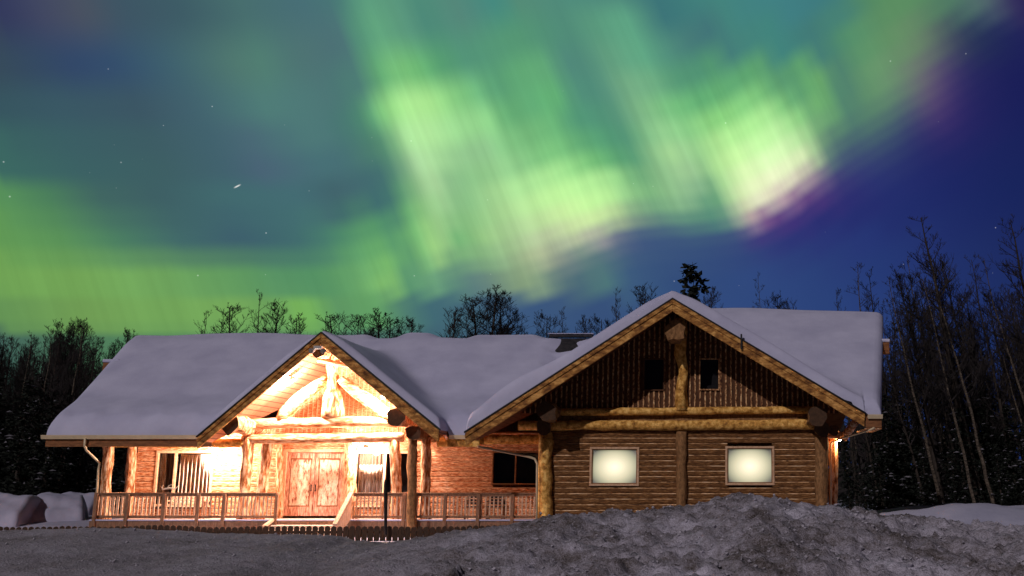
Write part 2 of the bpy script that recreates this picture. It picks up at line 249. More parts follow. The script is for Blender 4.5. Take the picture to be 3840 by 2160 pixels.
def litmat(name, cx_, cz_, rx, rz):       # lit blind: lamp glow painted as a radial falloff in the emission
    m, N, L, b = newmat(name)
    g = N.new('ShaderNodeNewGeometry'); s = N.new('ShaderNodeSeparateXYZ'); L.new(g.outputs['Position'], s.inputs[0])
    a = mth('DIVIDE', mth('SUBTRACT', s.outputs[0], cx_, N=N, Lk=L), rx, N=N, Lk=L); c = mth('DIVIDE', mth('SUBTRACT', s.outputs[2], cz_, N=N, Lk=L), rz, N=N, Lk=L)
    d = mth('SQRT', mth('ADD', mth('MULTIPLY', a, a, N=N, Lk=L), mth('MULTIPLY', c, c, N=N, Lk=L), N=N, Lk=L), N=N, Lk=L)
    cr = ramp(N, L, d, [(0, (1.3, 1.15, .80)), (.3, (.95, .85, .58)), (.6, (.60, .56, .36)), (.82, (.30, .30, .19)), (1.0, (.05, .055, .045))])
    L.new(cr, b.inputs['Emission Color']); b.inputs['Emission Strength'].default_value = 1.0
    b.inputs['Base Color'].default_value = (.3, .3, .26, 1); b.inputs['Roughness'].default_value = .5
    return m
m, N2, L2, b2 = newmat('lamp_bulb'); b2.inputs['Emission Color'].default_value = (1, .85, .6, 1); b2.inputs['Emission Strength'].default_value = 30; M['bulb'] = m
# ------------------------------------------------------------ mesh helpers
def tag(o, label=None, cat=None, group=None, kind=None):
    for k, v in (('label', label), ('category', cat), ('group', group), ('kind', kind)):
        if v: o[k] = v
    return o
def thing(name, loc, label, cat, group=None):
    o = bpy.data.objects.new(name, None); C.objects.link(o); o.location = loc; o.empty_display_size = .2
    return tag(o, label, cat, group)
def rootloc(p):
    while p.parent: p = p.parent
    return p.location.copy()
class MB:
    def __init__(s): s.v = []; s.f = []; s.mi = []
    def add(s, vs, fs, mi=0):
        k = len(s.v); s.v += [tuple(v) for v in vs]; s.f += [tuple(i+k for i in f) for f in fs]; s.mi += [mi]*len(fs); return s
    def box(s, x0, x1, y0, y1, z0, z1, mi=0):
        return s.add([(x, y, z) for x in (x0, x1) for y in (y0, y1) for z in (z0, z1)],
              [(0, 1, 3, 2), (4, 6, 7, 5), (0, 4, 5, 1), (2, 3, 7, 6), (0, 2, 6, 4), (1, 5, 7, 3)], mi)
    def bar(s, a, b, w, h, mi=0):         # rectangular bar from a to b
        a, b = Vector(a), Vector(b); d = (b-a).normalized(); r = d.cross(Vector((0, 0, 1)))
        if r.length < .05: r = Vector((1, 0, 0))
        r.normalize(); u = r.cross(d).normalized(); vs = []
        for p in (a, b):
            for i, j in ((-1, -1), (1, -1), (1, 1), (-1, 1)): vs.append(p+r*(i*w/2)+u*(j*h/2))
        return s.add(vs, [(3, 2, 1, 0), (4, 5, 6, 7), (0, 1, 5, 4), (1, 2, 6, 5), (2, 3, 7, 6), (3, 0, 4, 7)], mi)
    def tube(s, pts, rad, n=8, mi=0, cap=True, wob=0, seed=0):
        pts = [Vector(p) for p in pts]; k = len(s.v); m_ = len(pts); rnd = random.Random(seed)
        ref = None
        for i, p in enumerate(pts):
            d = (pts[min(i+1, m_-1)]-pts[max(i-1, 0)]).normalized()
            if ref is None: ref = d.orthogonal().normalized()
            a = (ref-d*ref.dot(d)).normalized(); ref = a; b = d.cross(a)
            r = rad[i] if isinstance(rad, (list, tuple)) else rad
            for j in range(n):
                an = 2*math.pi*j/n; rr = r*(1+(wob*mn.noise(Vector((p.x*1.7+j*.9+seed, p.y*1.7, p.z*1.7))) if wob else 0))
                s.v.append(tuple(p+a*(math.cos(an)*rr)+b*(math.sin(an)*rr)))
        for i in range(m_-1):
            for j in range(n):
                s.f.append((k+i*n+j, k+i*n+(j+1) % n, k+(i+1)*n+(j+1) % n, k+(i+1)*n+j)); s.mi.append(mi)
        if cap:
            s.f.append(tuple(k+j for j in range(n))[::-1]); s.mi.append(mi)
            s.f.append(tuple(k+(m_-1)*n+j for j in range(n))); s.mi.append(mi)
        return s
    def prism(s, poly, y0, y1, mi=0):     # polygon in xz, extruded along y
        n = len(poly); vs = [(x, y0, z) for x, z in poly]+[(x, y1, z) for x, z in poly]
        return s.add(vs, [tuple(range(n))[::-1], tuple(range(n, 2*n))]+[(i, (i+1) % n, (i+1) % n+n, i+n) for i in range(n)], mi)
    def build(s, name, mats, parent=None, smooth=False, bevel=0, origin=None, label=None):
        if not isinstance(mats, (list, tuple)): mats = [mats]
        o0 = rootloc(parent) if parent else (Vector(origin) if origin else Vector((0, 0, 0)))
        me = bpy.data.meshes.new(name); me.from_pydata([(v[0]-o0.x, v[1]-o0.y, v[2]-o0.z) for v in s.v], [], s.f)
        for mm_ in mats: me.materials.append(mm_)
        me.polygons.foreach_set('material_index', s.mi)
        if smooth: me.polygons.foreach_set('use_smooth', [True]*len(s.f))
        me.update(); o = bpy.data.objects.new(name, me); C.objects.link(o)
        if parent: o.parent = parent
        else: o.location = o0
        if bevel:
            b = o.modifiers.new('bevel', 'BEVEL'); b.width = bevel; b.segments = 2; b.limit_method = 'ANGLE'
        if label: o['label'] = label
        return o
def logpts(a, b, n=10, amp=.03, seed=0):
    a, b = Vector(a), Vector(b); r = random.Random(seed)
    return [a.lerp(b, i/n)+(Vector((r.uniform(-amp, amp), r.uniform(-amp, amp), r.uniform(-amp, amp))) if 0 < i < n else Vector()) for i in range(n+1)]
def sstep(a, b, x):
    t = max(0, min(1, (x-a)/(b-a))); return t*t*(3-2*t)
# ------------------------------------------------------------ ground and foreground bank
def ground_z(x, y):
    z = .42*sstep(38.2, 46, y)*sstep(-22.5, -26, x) + .35*sstep(40, 50, y)*sstep(4, 7, x)
    z += .06*mn.noise(Vector((x*.35, y*.35, 2)))
    z += .8*sstep(5, 9, x)*math.exp(-((y-49)/4.5)**2)*(.72+.35*mn.noise(Vector((x*.30, y*.2, 7))))*(1-.45*sstep(11, 17, x))
    z += .22*abs(mn.noise(Vector((x*.5-y*.25, y*.25, 3))))*sstep(4, 8, x)
    if x > 2.5: z += (.95+.25*mn.noise(Vector((x*.35, 5, 5)))+.22*(1-abs(mn.noise(Vector((x*.9-y*.2, y*.4, 8)))))-.12*sstep(8, 11, x))*math.exp(-((y-32.5)/2.6)**2)*sstep(3.0, 4.6, x)
    return z
def axis(vals):
    o = []
    for a, b, s_ in vals:
        n = max(1, round((b-a)/s_)); o += [a+(b-a)*i/n for i in range(n)]
    return o+[vals[-1][1]]
def hfield(xs, ys, fn, name, mt, smooth=True):
    m_ = MB(); ny = len(ys)
    for x in xs:
        for y in ys: m_.v.append((x, y, fn(x, y)))
    for i in range(len(xs)-1):
        for j in range(ny-1):
            m_.f.append((i*ny+j, (i+1)*ny+j, (i+1)*ny+j+1, i*ny+j+1)); m_.mi.append(0)
    return m_.build(name, mt, smooth=smooth)
M['dark_ground'] = mat('hidden_dark_ground', [(.3, (.05, .045, .05)), (.7, (.17, .16, .18))], 1.5, bst=.5, bd=.05)  # mostly hidden ground, darkened to cut light bounced onto the wing
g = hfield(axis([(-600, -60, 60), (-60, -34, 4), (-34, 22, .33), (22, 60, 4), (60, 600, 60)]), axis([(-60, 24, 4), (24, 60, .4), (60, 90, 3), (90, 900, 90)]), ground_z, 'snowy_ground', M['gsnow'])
g.data.materials.append(M['dark_ground'])
for p_ in g.data.polygons:
    if p_.center.y < 36.6 and -130 < p_.center.x < 2.6: p_.material_index = 1
tag(g, kind='structure')
CREST = [(-1200, 1350), (-300, 1348), (0, 1344), (90, 1336), (200, 1333), (350, 1330), (500, 1338), (620, 1345), (760, 1345), (860, 1348), (930, 1362), (1000, 1368), (1080, 1357), (1180, 1340), (1300, 1326), (1370, 1310), (1430, 1302), (1600, 1291), (1700, 1280), (1760, 1272), (1810, 1257), (1880, 1252), (1945, 1257), (1990, 1268), (2060, 1276), (2130, 1287), (2200, 1298), (2300, 1306), (2420, 1318), (2576, 1330), (2900, 1345), (4000, 1360)]
YC = 17.0
def crest_z(px):
    for (a, b), (c_, d) in zip(CREST, CREST[1:]):
        if a <= px <= c_:
            t = (px-a)/(c_-a); t = t*t*(3-2*t); y = b+(d-b)*t; return at(px, y, YC).z
    return .6
def bank_z(x, y):
    px = PX+x/YC*F*.985
    zc = crest_z(px)
    rough = sstep(900, 1500, px)
    yc = YC+.5*mn.noise(Vector((x*.5, 1, 1)))*rough
    if y < yc:
        d = yc-y; base = zc-(zc-.25)*min(1, (d/(8.5 if zc < 1.3 else 7.5)))**1.25
    else:
        d = y-yc; base = zc*math.exp(-(d/2.6)**2)-.25*sstep(0, 6, d)
    p = Vector((x, y, 0))
    a = rough*1.0+.25
    n1 = mn.fractal(p*.9, 1.0, 2.1, 4)*.10; 
    n2 = (1-abs(mn.noise(p*2.6+Vector((9, 3, 1)))))*.10-.06
    n3 = mn.fractal(p*6+Vector((4, 4, 4)), .9, 2.2, 3)*.045
    n4 = mn.noise(p*19)*.014
    c = mn.cell(p*3.3+Vector((mn.noise(p*2), mn.noise(p*2+Vector((5, 5, 5))), 0))*.9)*.07
    near = 1-.75*math.exp(-((y-yc)/.45)**2)       # keep the skyline of the bank where it is
    return base+(n1*1.1+n2)*a*near+(n3*1.25+n4*1.8)*(.45+.95*rough)+c*rough*near*.7
bk = hfield(axis([(-30, -14, .4), (-14, 7.5, .055), (7.5, 22, .4)]), axis([(-2, 7, .5), (7, 11, .12), (11, 18.2, .055), (18.2, 24, .3)]), bank_z, 'snow_bank', M['bank'])
tag(bk, kind='structure')
cl = MB(); rc = random.Random(5)
while len(cl.v) < 26000:
    x = rc.uniform(-12, 6); y = rc.uniform(11, 17.6); dens = .25+.75*sstep(-4.5, -1, x)
    if rc.random() > dens: continue
    r_ = .010+.026*rc.random()**3*(1 if x > -4 else .6); c_ = Vector((x, y, bank_z(x, y)+r_*.2))
    if y > 16.2 and r_ > .03: continue
    vs = [c_+Vector(d)*r_*rc.uniform(.6, 1.35) for d in ((1, 0, 0), (0, 1, 0), (-1, 0, 0), (0, -1, 0), (0, 0, 1), (0, 0, -1), (.7, .7, .5), (-.7, -.7, .5), (.7, -.7, .6), (-.7, .7, .6))]
    cl.add(vs, [(4, 6, 9), (4, 8, 6), (4, 7, 8), (4, 9, 7), (0, 6, 8), (1, 9, 6), (2, 7, 9), (3, 8, 7), (0, 1, 6), (1, 2, 9), (2, 3, 7), (3, 0, 8), (0, 5, 1), (1, 5, 2), (2, 5, 3), (3, 5, 0)])
tag(cl.build('snow_clods', M['clod']), 'loose frozen snow clods strewn over the ploughed bank', 'snow', kind='stuff')
# ------------------------------------------------------------ the lodge
lodge = thing('log_lodge', (-10, 41, 0), 'long log lodge with snow-covered roof, lit entrance porch and wide gabled right wing', 'lodge')
# plan: L long left roof, E entrance gable, Rg right gable, Mr short roof right of it
YL, ZL, SL, YRL = 38.6, 3.5, .62, 45.7
YM, ZM, SM, YRM = 36.5, 4.12, .60, 43.9
EX, EZ, EY, ESL, ESR, EXL, EXR = -14.1, 7.03, 37.6, .90, .79, -18.1, -9.85
GX, GZ, GY, GSL, GSR, GXL, GXR = -1.86, 8.04, 36.5, .658, .602, -8.7, 4.57
def zL(x, y): return ZL+SL*(y-YL) if y < YRL else ZL+SL*(YRL-YL)-SL*(y-YRL)
def zM(x, y): return ZM+SM*(y-YM) if y < YRM else ZM+SM*(YRM-YM)-SM*(y-YRM)
def zE(x, y): return EZ-(ESL*(EX-x) if x < EX else ESR*(x-EX))
def zG(x, y): return GZ-(GSL*(GX-x) if x < GX else GSR*(x-GX))
def slab(poly, fz, th, name, mats):
    n = len(poly); top = [(x, y, fz(x, y)) for x, y in poly]; bot = [(x, y, z-th) for x, y, z in top]
    m_ = MB(); m_.add(top+bot, [tuple(range(n))], 0); k = 0
    m_.f.append(tuple(range(n, 2*n))[::-1]); m_.mi.append(1)
    for i in range(n):
        m_.f.append((i, (i+1) % n, (i+1) % n+n, i+n)); m_.mi.append(1)
    return m_.build(name, mats, lodge)
def XLf(y): return -23.95-.17*max(0, min(y, YRL)-YL) if y < YRL else -25.1+.17*(y-YRL)
def XRf(y): return 5.13+.165*max(0, min(y, YRM)-YM) if y < YRM else 6.35-.165*(y-YRM)
yE = YL+(EZ-ZL)/SL; yG = YM+(GZ-ZM)/SM
eps = .02
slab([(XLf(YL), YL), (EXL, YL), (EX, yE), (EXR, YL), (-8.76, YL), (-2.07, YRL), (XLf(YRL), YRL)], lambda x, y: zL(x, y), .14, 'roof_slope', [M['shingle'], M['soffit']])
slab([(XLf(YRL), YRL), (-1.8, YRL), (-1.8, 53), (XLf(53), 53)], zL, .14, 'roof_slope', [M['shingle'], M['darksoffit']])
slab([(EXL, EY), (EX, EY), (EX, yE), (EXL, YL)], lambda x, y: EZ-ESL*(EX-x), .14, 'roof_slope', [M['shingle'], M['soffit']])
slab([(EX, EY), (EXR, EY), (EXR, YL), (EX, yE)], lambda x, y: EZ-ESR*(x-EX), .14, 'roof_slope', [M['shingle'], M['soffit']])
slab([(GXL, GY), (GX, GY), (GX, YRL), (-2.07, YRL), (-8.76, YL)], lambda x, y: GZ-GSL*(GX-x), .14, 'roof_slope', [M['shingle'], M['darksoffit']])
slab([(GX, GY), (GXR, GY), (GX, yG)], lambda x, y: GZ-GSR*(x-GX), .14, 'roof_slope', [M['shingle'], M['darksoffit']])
slab([(GXR+.03, YM), (XRf(YM), YM), (XRf(YRM), YRM), (GX, YRM), (GX, yG)], lambda x, y: ZM+SM*(y-YM), .14, 'roof_slope', [M['shingle'], M['fascia']])
slab([(GX, YRM), (XRf(YRM), YRM), (XRf(51), 51), (GX, 51)], zM, .14, 'roof_slope', [M['shingle'], M['fascia']])
# ---- snow cover of the roofs
def holes():
    A = [(1383, 833), (1492, 831), (1470, 842), (1449, 848), (1440, 856), (1450, 868), (1408, 874), (1425, 852), (1434, 840)]
    B = [(1408, 897), (1421, 893), (1416, 903), (1398, 910)]
    Cc = [(965, 830), (990, 830), (990, 836), (962, 836)]; D = [(1120, 827), (1170, 827), (1165, 834), (1122, 834)]
    res = []
    for P in (A, B, Cc, D):
        pl = []
        for px, py in P:
            u = (PY-py)/F; dx = (px-PX)/F; y = CT-u*ST; z = ST+u*CT
            t = (ZL+.22-SL*YL-CZ)/(z-SL*y); pl.append((dx*t, y*t))
        res.append(pl)
    return res
HOL = holes()
def pdist(x, y, P):
    ins = False; d = 9
    for i in range(len(P)):
        (x0, y0), (x1, y1) = P[i], P[(i+1) % len(P)]
        if (y0 > y) != (y1 > y) and x < (x1-x0)*(y-y0)/(y1-y0)+x0: ins = not ins
        vx, vy = x1-x0, y1-y0; t = max(0, min(1, ((x-x0)*vx+(y-y0)*vy)/(vx*vx+vy*vy+1e-9)))
        d = min(d, math.hypot(x-x0-vx*t, y-y0-vy*t))
    return -d if ins else d
def rnd_(d, r=.34):
    return math.sqrt(max(0, 1-(1-min(d, r)/r)**2))
def snow_z(x, y):
    zs = []
    n = mn.noise(Vector((x*.35, y*.35, 0)))*.055+mn.noise(Vector((x*1.6, y*1.6, 4)))*.012
    # L
    if x < -1.4 and y >= YL-.001:
        dx = x-XLf(y); d = min(y-YL, dx, 53-y)
        rz = zL(x, y)-.10*math.exp(-((y-YRL)/.5)**2)
        e = y-YL
        T = .30+n+.28*(1-sstep(.5, 2.3, e))+.045*math.sin(x*5.2+2*mn.noise(Vector((x*.7, 0, 3))))*math.exp(-((e-.35)/.3)**2)
        T += .05*math.sin(x*.9+1)*math.exp(-((y-YRL)/.9)**2)
        T += .03*mn.noise(Vector((x*3.1, y*1.2, 9)))*math.exp(-((e-.3)/.4)**2)
        zs.append(rz+T*rnd_(d, .36))
    if x > GX-.3 and y >= YM-.001:
        d = min(y-YM if x > GXR-.4 else 9, XRf(y)-x, 51-y)
        rz = zM(x, y)-.10*math.exp(-((y-YRM)/.5)**2)
        e = y-YM
        T = .44+n-.03*max(0, x-1)+.14*math.exp(-((e-.7)/.7)**2)
        zs.append(rz+T*rnd_(d, .3))
    if (EXL <= x <= EXR or y > YL) and y >= EY-.001 and y < 46:
        bk_ = max(0, y-YL)*1.5
        d = min(y-EY, math.hypot(max(0, x-EXL), bk_), math.hypot(max(0, EXR-x), bk_))
        rz = zE(x, y)-.12*math.exp(-((x-EX)/.35)**2)
        T = .36+n*.8-.14*math.exp(-((x-EX)/.8)**2)
        zs.append(rz+T*rnd_(d, .16))
    if (GXL <= x <= GXR or y > YL) and y >= GY-.001 and y < 45.6 and x < 5.2:
        bk_ = max(0, y-YL)*1.5
        d = min(y-GY, math.hypot(max(0, x-GXL), bk_), math.hypot(max(0, GXR-x)+.1, bk_))
        rz = zG(x, y)-.14*math.exp(-((x-GX)/.5)**2)
        T = .50+n*.9+.24*math.exp(-((x+7.3)/1.1)**2)
        zs.append(rz+T*rnd_(d, .17))
    if not zs: return None
    mz = max(zs); k = .14
    z = mz+k*math.log(sum(math.exp((q-mz)/k) for q in zs))
    h = min(pdist(x, y, P) for P in HOL)
    if h < 1.3:
        if h < 0: return None
        z -= .30*(1-sstep(-.25, .8, h))*(1 if x < -1.9 else 0)
        z = max(z, max(zL(x, y), zG(x, y) if x > -8 else -9)+.02)
    return z
def edge(c): return [c+v for v in (0, .02, .05, .1, .16, .24, .34)]
def edger(c): return [c-v for v in (0, .02, .05, .1, .16, .24, .34)]
xs0 = sorted(set(round(v, 3) for v in axis([(-23.95, -7.8, .14), (-7.8, -5.0, .06), (-5.0, 5.13, .14)])+edge(-23.95)+edger(5.13)+edge(EXL)+edger(EXR)+edge(GXL)+edger(GXR)))
ys0 = sorted(set(round(v, 3) for v in axis([(36.5, 43.2, .14), (43.2, 46, .07), (46, 47, .14), (47, 53, .5)])+edge(EY)+edge(GY)+edge(YL)))
def clean(a, keep):
    o = [a[0]]
    for v in a[1:]:
        if v-o[-1] < .012 and v not in keep: continue
        o.append(v)
    return o
xs0 = clean(xs0, (-23.95, 5.13, EXL, EXR, GXL, GXR)); ys0 = clean(ys0, (EY, GY, YL))
sm = MB(); idx = {}
for i, x in enumerate(xs0):
    for j, y in enumerate(ys0):
        xx = x+(XLf(y)+23.95)*sstep(-20, -23.95, x)+(XRf(y)-5.13)*sstep(2.5, 5.13, x)
        xq = min(max(xx, XLf(y)), XRf(y)); z = snow_z(xq, y)
        if z is not None: idx[i, j] = len(sm.v); sm.v.append((xx, y, z))
for i in range(len(xs0)-1):
    for j in range(len(ys0)-1):
        q = [(i, j), (i+1, j), (i+1, j+1), (i, j+1)]
        if all(k in idx for k in q):
            x, y = xs0[i]+.01, ys0[j]+.01
            if y < YL-.02 and not (EXL-.01 <= x < EXR and y >= EY-.01) and not (GXL-.01 <= x < 5.13): continue
            if y < EY-.02 and not (GXL-.01 <= x): continue
            sm.f.append(tuple(idx[k] for k in q)); sm.mi.append(0)
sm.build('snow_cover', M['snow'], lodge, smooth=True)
a_, b_ = at(1383, 832, 45.6), at(1492, 832, 45.6)
MB().box(a_.x, b_.x, 45.45, 45.75, 7.93, 8.05).build('ridge_vent', M['shingle'], lodge, bevel=.02)
MB().box(a_.x-.05, b_.x+.04, 45.41, 45.75, 8.053, 8.09).build('ridge_vent_snow', M['snow'], lodge, bevel=.02)
_P = HOL[0]; _cx = [p[0] for p in _P]; _cy = [p[1] for p in _P]
MB().add([(min(_cx)-.2, min(_cy)-.2, zL(0, min(_cy)-.2)+.10), (max(_cx)+.2, min(_cy)-.2, zL(0, min(_cy)-.2)+.10), (max(_cx)+.2, 45.5, zL(0, 45.5)+.10), (min(_cx)-.2, 45.5, zL(0, 45.5)+.10)], [(0, 1, 2, 3)]).build('roof_sheathing', M['shingle'], lodge)
# ---- walls
def siding(x0, x1, z0, z1, Y, holes_, name, mats, course=.19, out=.045):
    m_ = MB(); z = z0; 
    while z < z1-.02:
        zt = min(z+course*(1+.16*mn.noise(Vector((7.3, z*5.1, Y)))), z1); segs = [(x0, x1)]
        for a, b, c_, d in holes_:
            if c_ < zt-.01 and d > z+.01:
                n_ = []
                for s0, s1 in segs:
                    if b <= s0 or a >= s1: n_.append((s0, s1)); continue
                    if a > s0: n_.append((s0, a))
                    if b < s1: n_.append((b, s1))
                segs = n_
        h = zt-z
        for s0, s1 in segs:
            nn = max(1, int((s1-s0)/.7)); prof = [(0, 0.0), (.1, .030), (.45, .045), (.8, .038), (.86, .034), (.99, .004), (1, 0)]
            for k in range(nn):
                a, b = s0+(s1-s0)*k/nn, s0+(s1-s0)*(k+1)/nn
                wa = .008*mn.noise(Vector((a*2, z*9, 1))); wb = .008*mn.noise(Vector((b*2, z*9, 1)))
                if k == 0: wa = 0
                if k == nn-1: wb = 0
                vs = [(a, Y-o*(out/.045)+wa, z+t*h) for t, o in prof]+[(b, Y-o*(out/.045)+wb, z+t*h) for t, o in prof]
                n_ = len(prof)
                m_.add(vs, [(i, i+1+0, i+1+n_, i+n_)[::1] for i in range(4)], 0); kk = len(m_.v)-2*n_
                m_.f += [(kk+4, kk+5, kk+5+n_, kk+4+n_), (kk+5, kk+6, kk+6+n_, kk+5+n_)]; m_.mi += [1, 0]
        z = zt
    return m_.build(name, mats, lodge)
def sidewall(x, y0, y1, z0, z1, name, mt):
    m_ = MB(); z = z0
    while z < z1-.01:
        zt = min(z+.19, z1); m_.box(x-.04, x+.04, y0, y1, z+.008, zt-.008); z = zt
    return m_.build(name, mt, lodge, bevel=.02)
YW, YG2 = 41.2, 38.5
def rect(x0, y0, x1, y1, Y):
    a = at(x0, y0, Y); b = at(x1, y1, Y); return (a.x, b.x, b.z, a.z)
W1 = rect(402, 1140, 524, 1268, YW); W2 = rect(900, 1141, 1034, 1268, YW); W3 = rect(1243, 1139, 1352, 1216, YW); DR = rect(724, 1138, 856, 1298, YW)
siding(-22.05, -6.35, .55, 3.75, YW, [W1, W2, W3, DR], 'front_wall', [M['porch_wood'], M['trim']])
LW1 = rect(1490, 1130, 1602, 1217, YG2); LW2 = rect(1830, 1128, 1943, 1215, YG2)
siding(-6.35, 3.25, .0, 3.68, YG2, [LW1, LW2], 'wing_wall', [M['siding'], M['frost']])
sidewall(-6.33, 38.52, 41.15, .4, 3.7, 'side_wall', M['porch_wood'])
sidewall(3.3, 38.6, 49.5, 0, 4.6, 'side_wall', M['porch_wood'])
sidewall(-22.05, 41.2, 50.5, .2, 4.2, 'side_wall', M['siding'])
bw = MB(); bw.box(-22, 3.3, 50.5, 50.6, 0, 4.3); bw.build('back_wall', M['siding'], lodge)
# entrance gable wall (vertical boards and battens)
def gable(x0, x1, zb, fz, Y, pitch, holes_, name, mats, bw_=.05, bd=.035):
    m_ = MB(); x = x0; k = 0
    while x < x1:
        xe = min(x+pitch, x1); 
        zr = [(zb, None)]
        pieces = [(x, xe, zb, None)]
        for a, b, c_, d in holes_:
            o_ = []
            for (p, q, lo, hi) in pieces:
                if b <= p or a >= q: o_.append((p, q, lo, hi)); continue
                if a > p: o_.append((p, a, lo, hi))
                if b < q: o_.append((b, q, lo, hi))
                m0, m1 = max(a, p), min(b, q)
                o_.append((m0, m1, lo, c_)); o_.append((m0, m1, d, hi))
            pieces = o_
        for p, q, lo, hi in pieces:
            ta, tb = (fz(p), fz(q)) if hi is None else (hi, hi)
            if max(ta, tb) <= lo: continue
            ta, tb = max(ta, lo+.001), max(tb, lo+.001)
            m_.add([(p, Y, lo), (q, Y, lo), (q, Y, tb), (p, Y, ta)], [(0, 1, 2, 3)], 0)
        inside = [(c_, d) for a, b, c_, d in holes_ if a < x+bw_/2 and b > x-bw_/2]
        t = fz(x); rr = [(zb, t)]
        for c_, d in inside: rr = [(zb, c_), (d, t)]
        for lo, hi in rr:
            if hi-lo > .06: m_.box(x-bw_/2, x+bw_/2, Y-bd, Y-.003, lo, hi, 1)
        x = xe; k += 1
    return m_.build(name, mats, lodge)
gable(-18.0, -9.9, 3.75, lambda x: zE(x, 0)-.15, YW, .17, [], 'entrance_gable_wall', [M['porch_wood'], M['trim']], .03, .02)
GW1 = rect(1622, 905, 1668, 980, YG2); GW2 = rect(1762, 905, 1807, 979, YG2)
gable(-7.3, 4.3, 4.3, lambda x: zG(x, 0)-.15, YG2, .181, [GW1, GW2], 'wing_gable_wall', [M['board'], M['batten']], .055, .04)
fr_ = MB(); fr_.box(-6.3, 3.2, YG2, YG2+.1, 3.6, 4.32); fr_.build('wall_band', M['darklog'], lodge)
# ---- windows
def window(r_, Y, style, lab=None, mull=None, fw=.075, mats=None):
    x0, x1, z0, z1 = r_; m_ = MB()
    w_ = MB()
    w_.box(x0-fw, x1+fw, Y-.075, Y+.02, z1, z1+fw).box(x0-fw, x1+fw, Y-.085, Y+.02, z0-fw, z0).box(x0-fw, x0, Y-.07, Y+.02, z0, z1).box(x1, x1+fw, Y-.07, Y+.02, z0, z1)
    if mull: w_.box(mull-fw/2, mull+fw/2, Y-.06, Y+.02, z0, z1)
    w = w_.build('window', mats or M['trim'], lodge, bevel=.008, label=lab)
    b = MB(); b.box(x0-.05, x1+.05, Y+.45, Y+.5, z0-.05, z1+.05).box(x0-.06, x0-.01, Y+.02, Y+.45, z0, z1).box(x1+.01, x1+.06, Y+.02, Y+.45, z0, z1).box(x0, x1, Y+.02, Y+.45, z1+.01, z1+.05).box(x0, x1, Y+.02, Y+.45, z0-.05, z0-.01)
    if style != 'lit': b.build('window_recess', M['dark'], w)
    g_ = MB(); g_.box(x0, x1, Y+.01, Y+.016, z0, z1)
    if style == 'lit':
        mm_ = litmat('lit_blind', (x0+x1)/2, (z0+z1)/2-.02, (x1-x0)*.60, (z1-z0)*.64)
        g_ = MB(); g_.box(x0, x1, Y+.03, Y+.04, z0, z1); g_.build('pane', mm_, w)
        s_ = MB(); s_.box(x0, x0+.03, Y-.03, Y+.029, z0, z1).box(x1-.03, x1, Y-.03, Y+.029, z0, z1).box(x0+.03, x1-.03, Y-.03, Y+.029, z1-.03, z1).box(x0+.03, x1-.03, Y-.03, Y+.029, z0, z0+.03); s_.build('sash', M['fascia'], w)
    else: g_.build('pane', M['glass'], w)
    return w
def curtain(w, x0, x1, z0, z1, Y, mt, folds=.14, seed=0):
    m_ = MB(); n = int((x1-x0)/.02); rn = random.Random(seed)
    for i in range(n+1):
        x = x0+(x1-x0)*i/n; a = .045*math.sin(x/folds*6.283+1.5*mn.noise(Vector((x*3, seed, 0))))
        m_.v += [(x, Y+a, z1), (x+.02*mn.noise(Vector((x*2, 1, seed))), Y+a*1.3, (z0+z1)/2), (x+.03*mn.noise(Vector((x*2, 2, seed))), Y+a*1.5, z0)]
    for i in range(n):
        for k in (0, 1): m_.f.append((3*i+k, 3*i+k+1, 3*i+4+k, 3*i+3+k)); m_.mi.append(0)
    return m_.build('curtain', mt, w, smooth=True)
w = window(W1, YW, 'c', 'white-trimmed porch window, narrow dark sash beside a wide pale curtain', mull=-20.6, fw=.09)
curtain(w, W1[0]+.03, -20.65, W1[2], W1[3], YW+.15, M['darkcurtain'], .16, 1); curtain(w, -20.5, W1[1]-.02, W1[2], W1[3]-.04, YW+.055, M['curtain'], .15, 2)
w = window(W2, YW, 'c', 'porch window right of the door with half-drawn pale curtain', mull=-12.78, fw=.09)
curtain(w, W2[0]+.03, -12.85, W2[2], W2[3]-.42, YW+.13, M['curtain'], .14, 3); curtain(w, W2[0]+.03, -12.85, W2[3]-.5, W2[3], YW+.2, M['darkcurtain'], .13, 4)
window(W3, YW, 'd', 'dark unlit two-pane window in the recess', mull=(W3[0]+W3[1])/2, fw=.05, mats=M['fascia'])
window(LW1, YG2, 'lit', 'glowing window nearer the entrance'); window(LW2, YG2, 'lit', 'glowing window nearer the right corner')
window(GW1, YG2, 'd', 'small dark gable window in the eave shadow', fw=.05, mats=M['board']); window(GW2, YG2, 'd', 'small dark gable window on the lit side', fw=.05, mats=M['batten'])
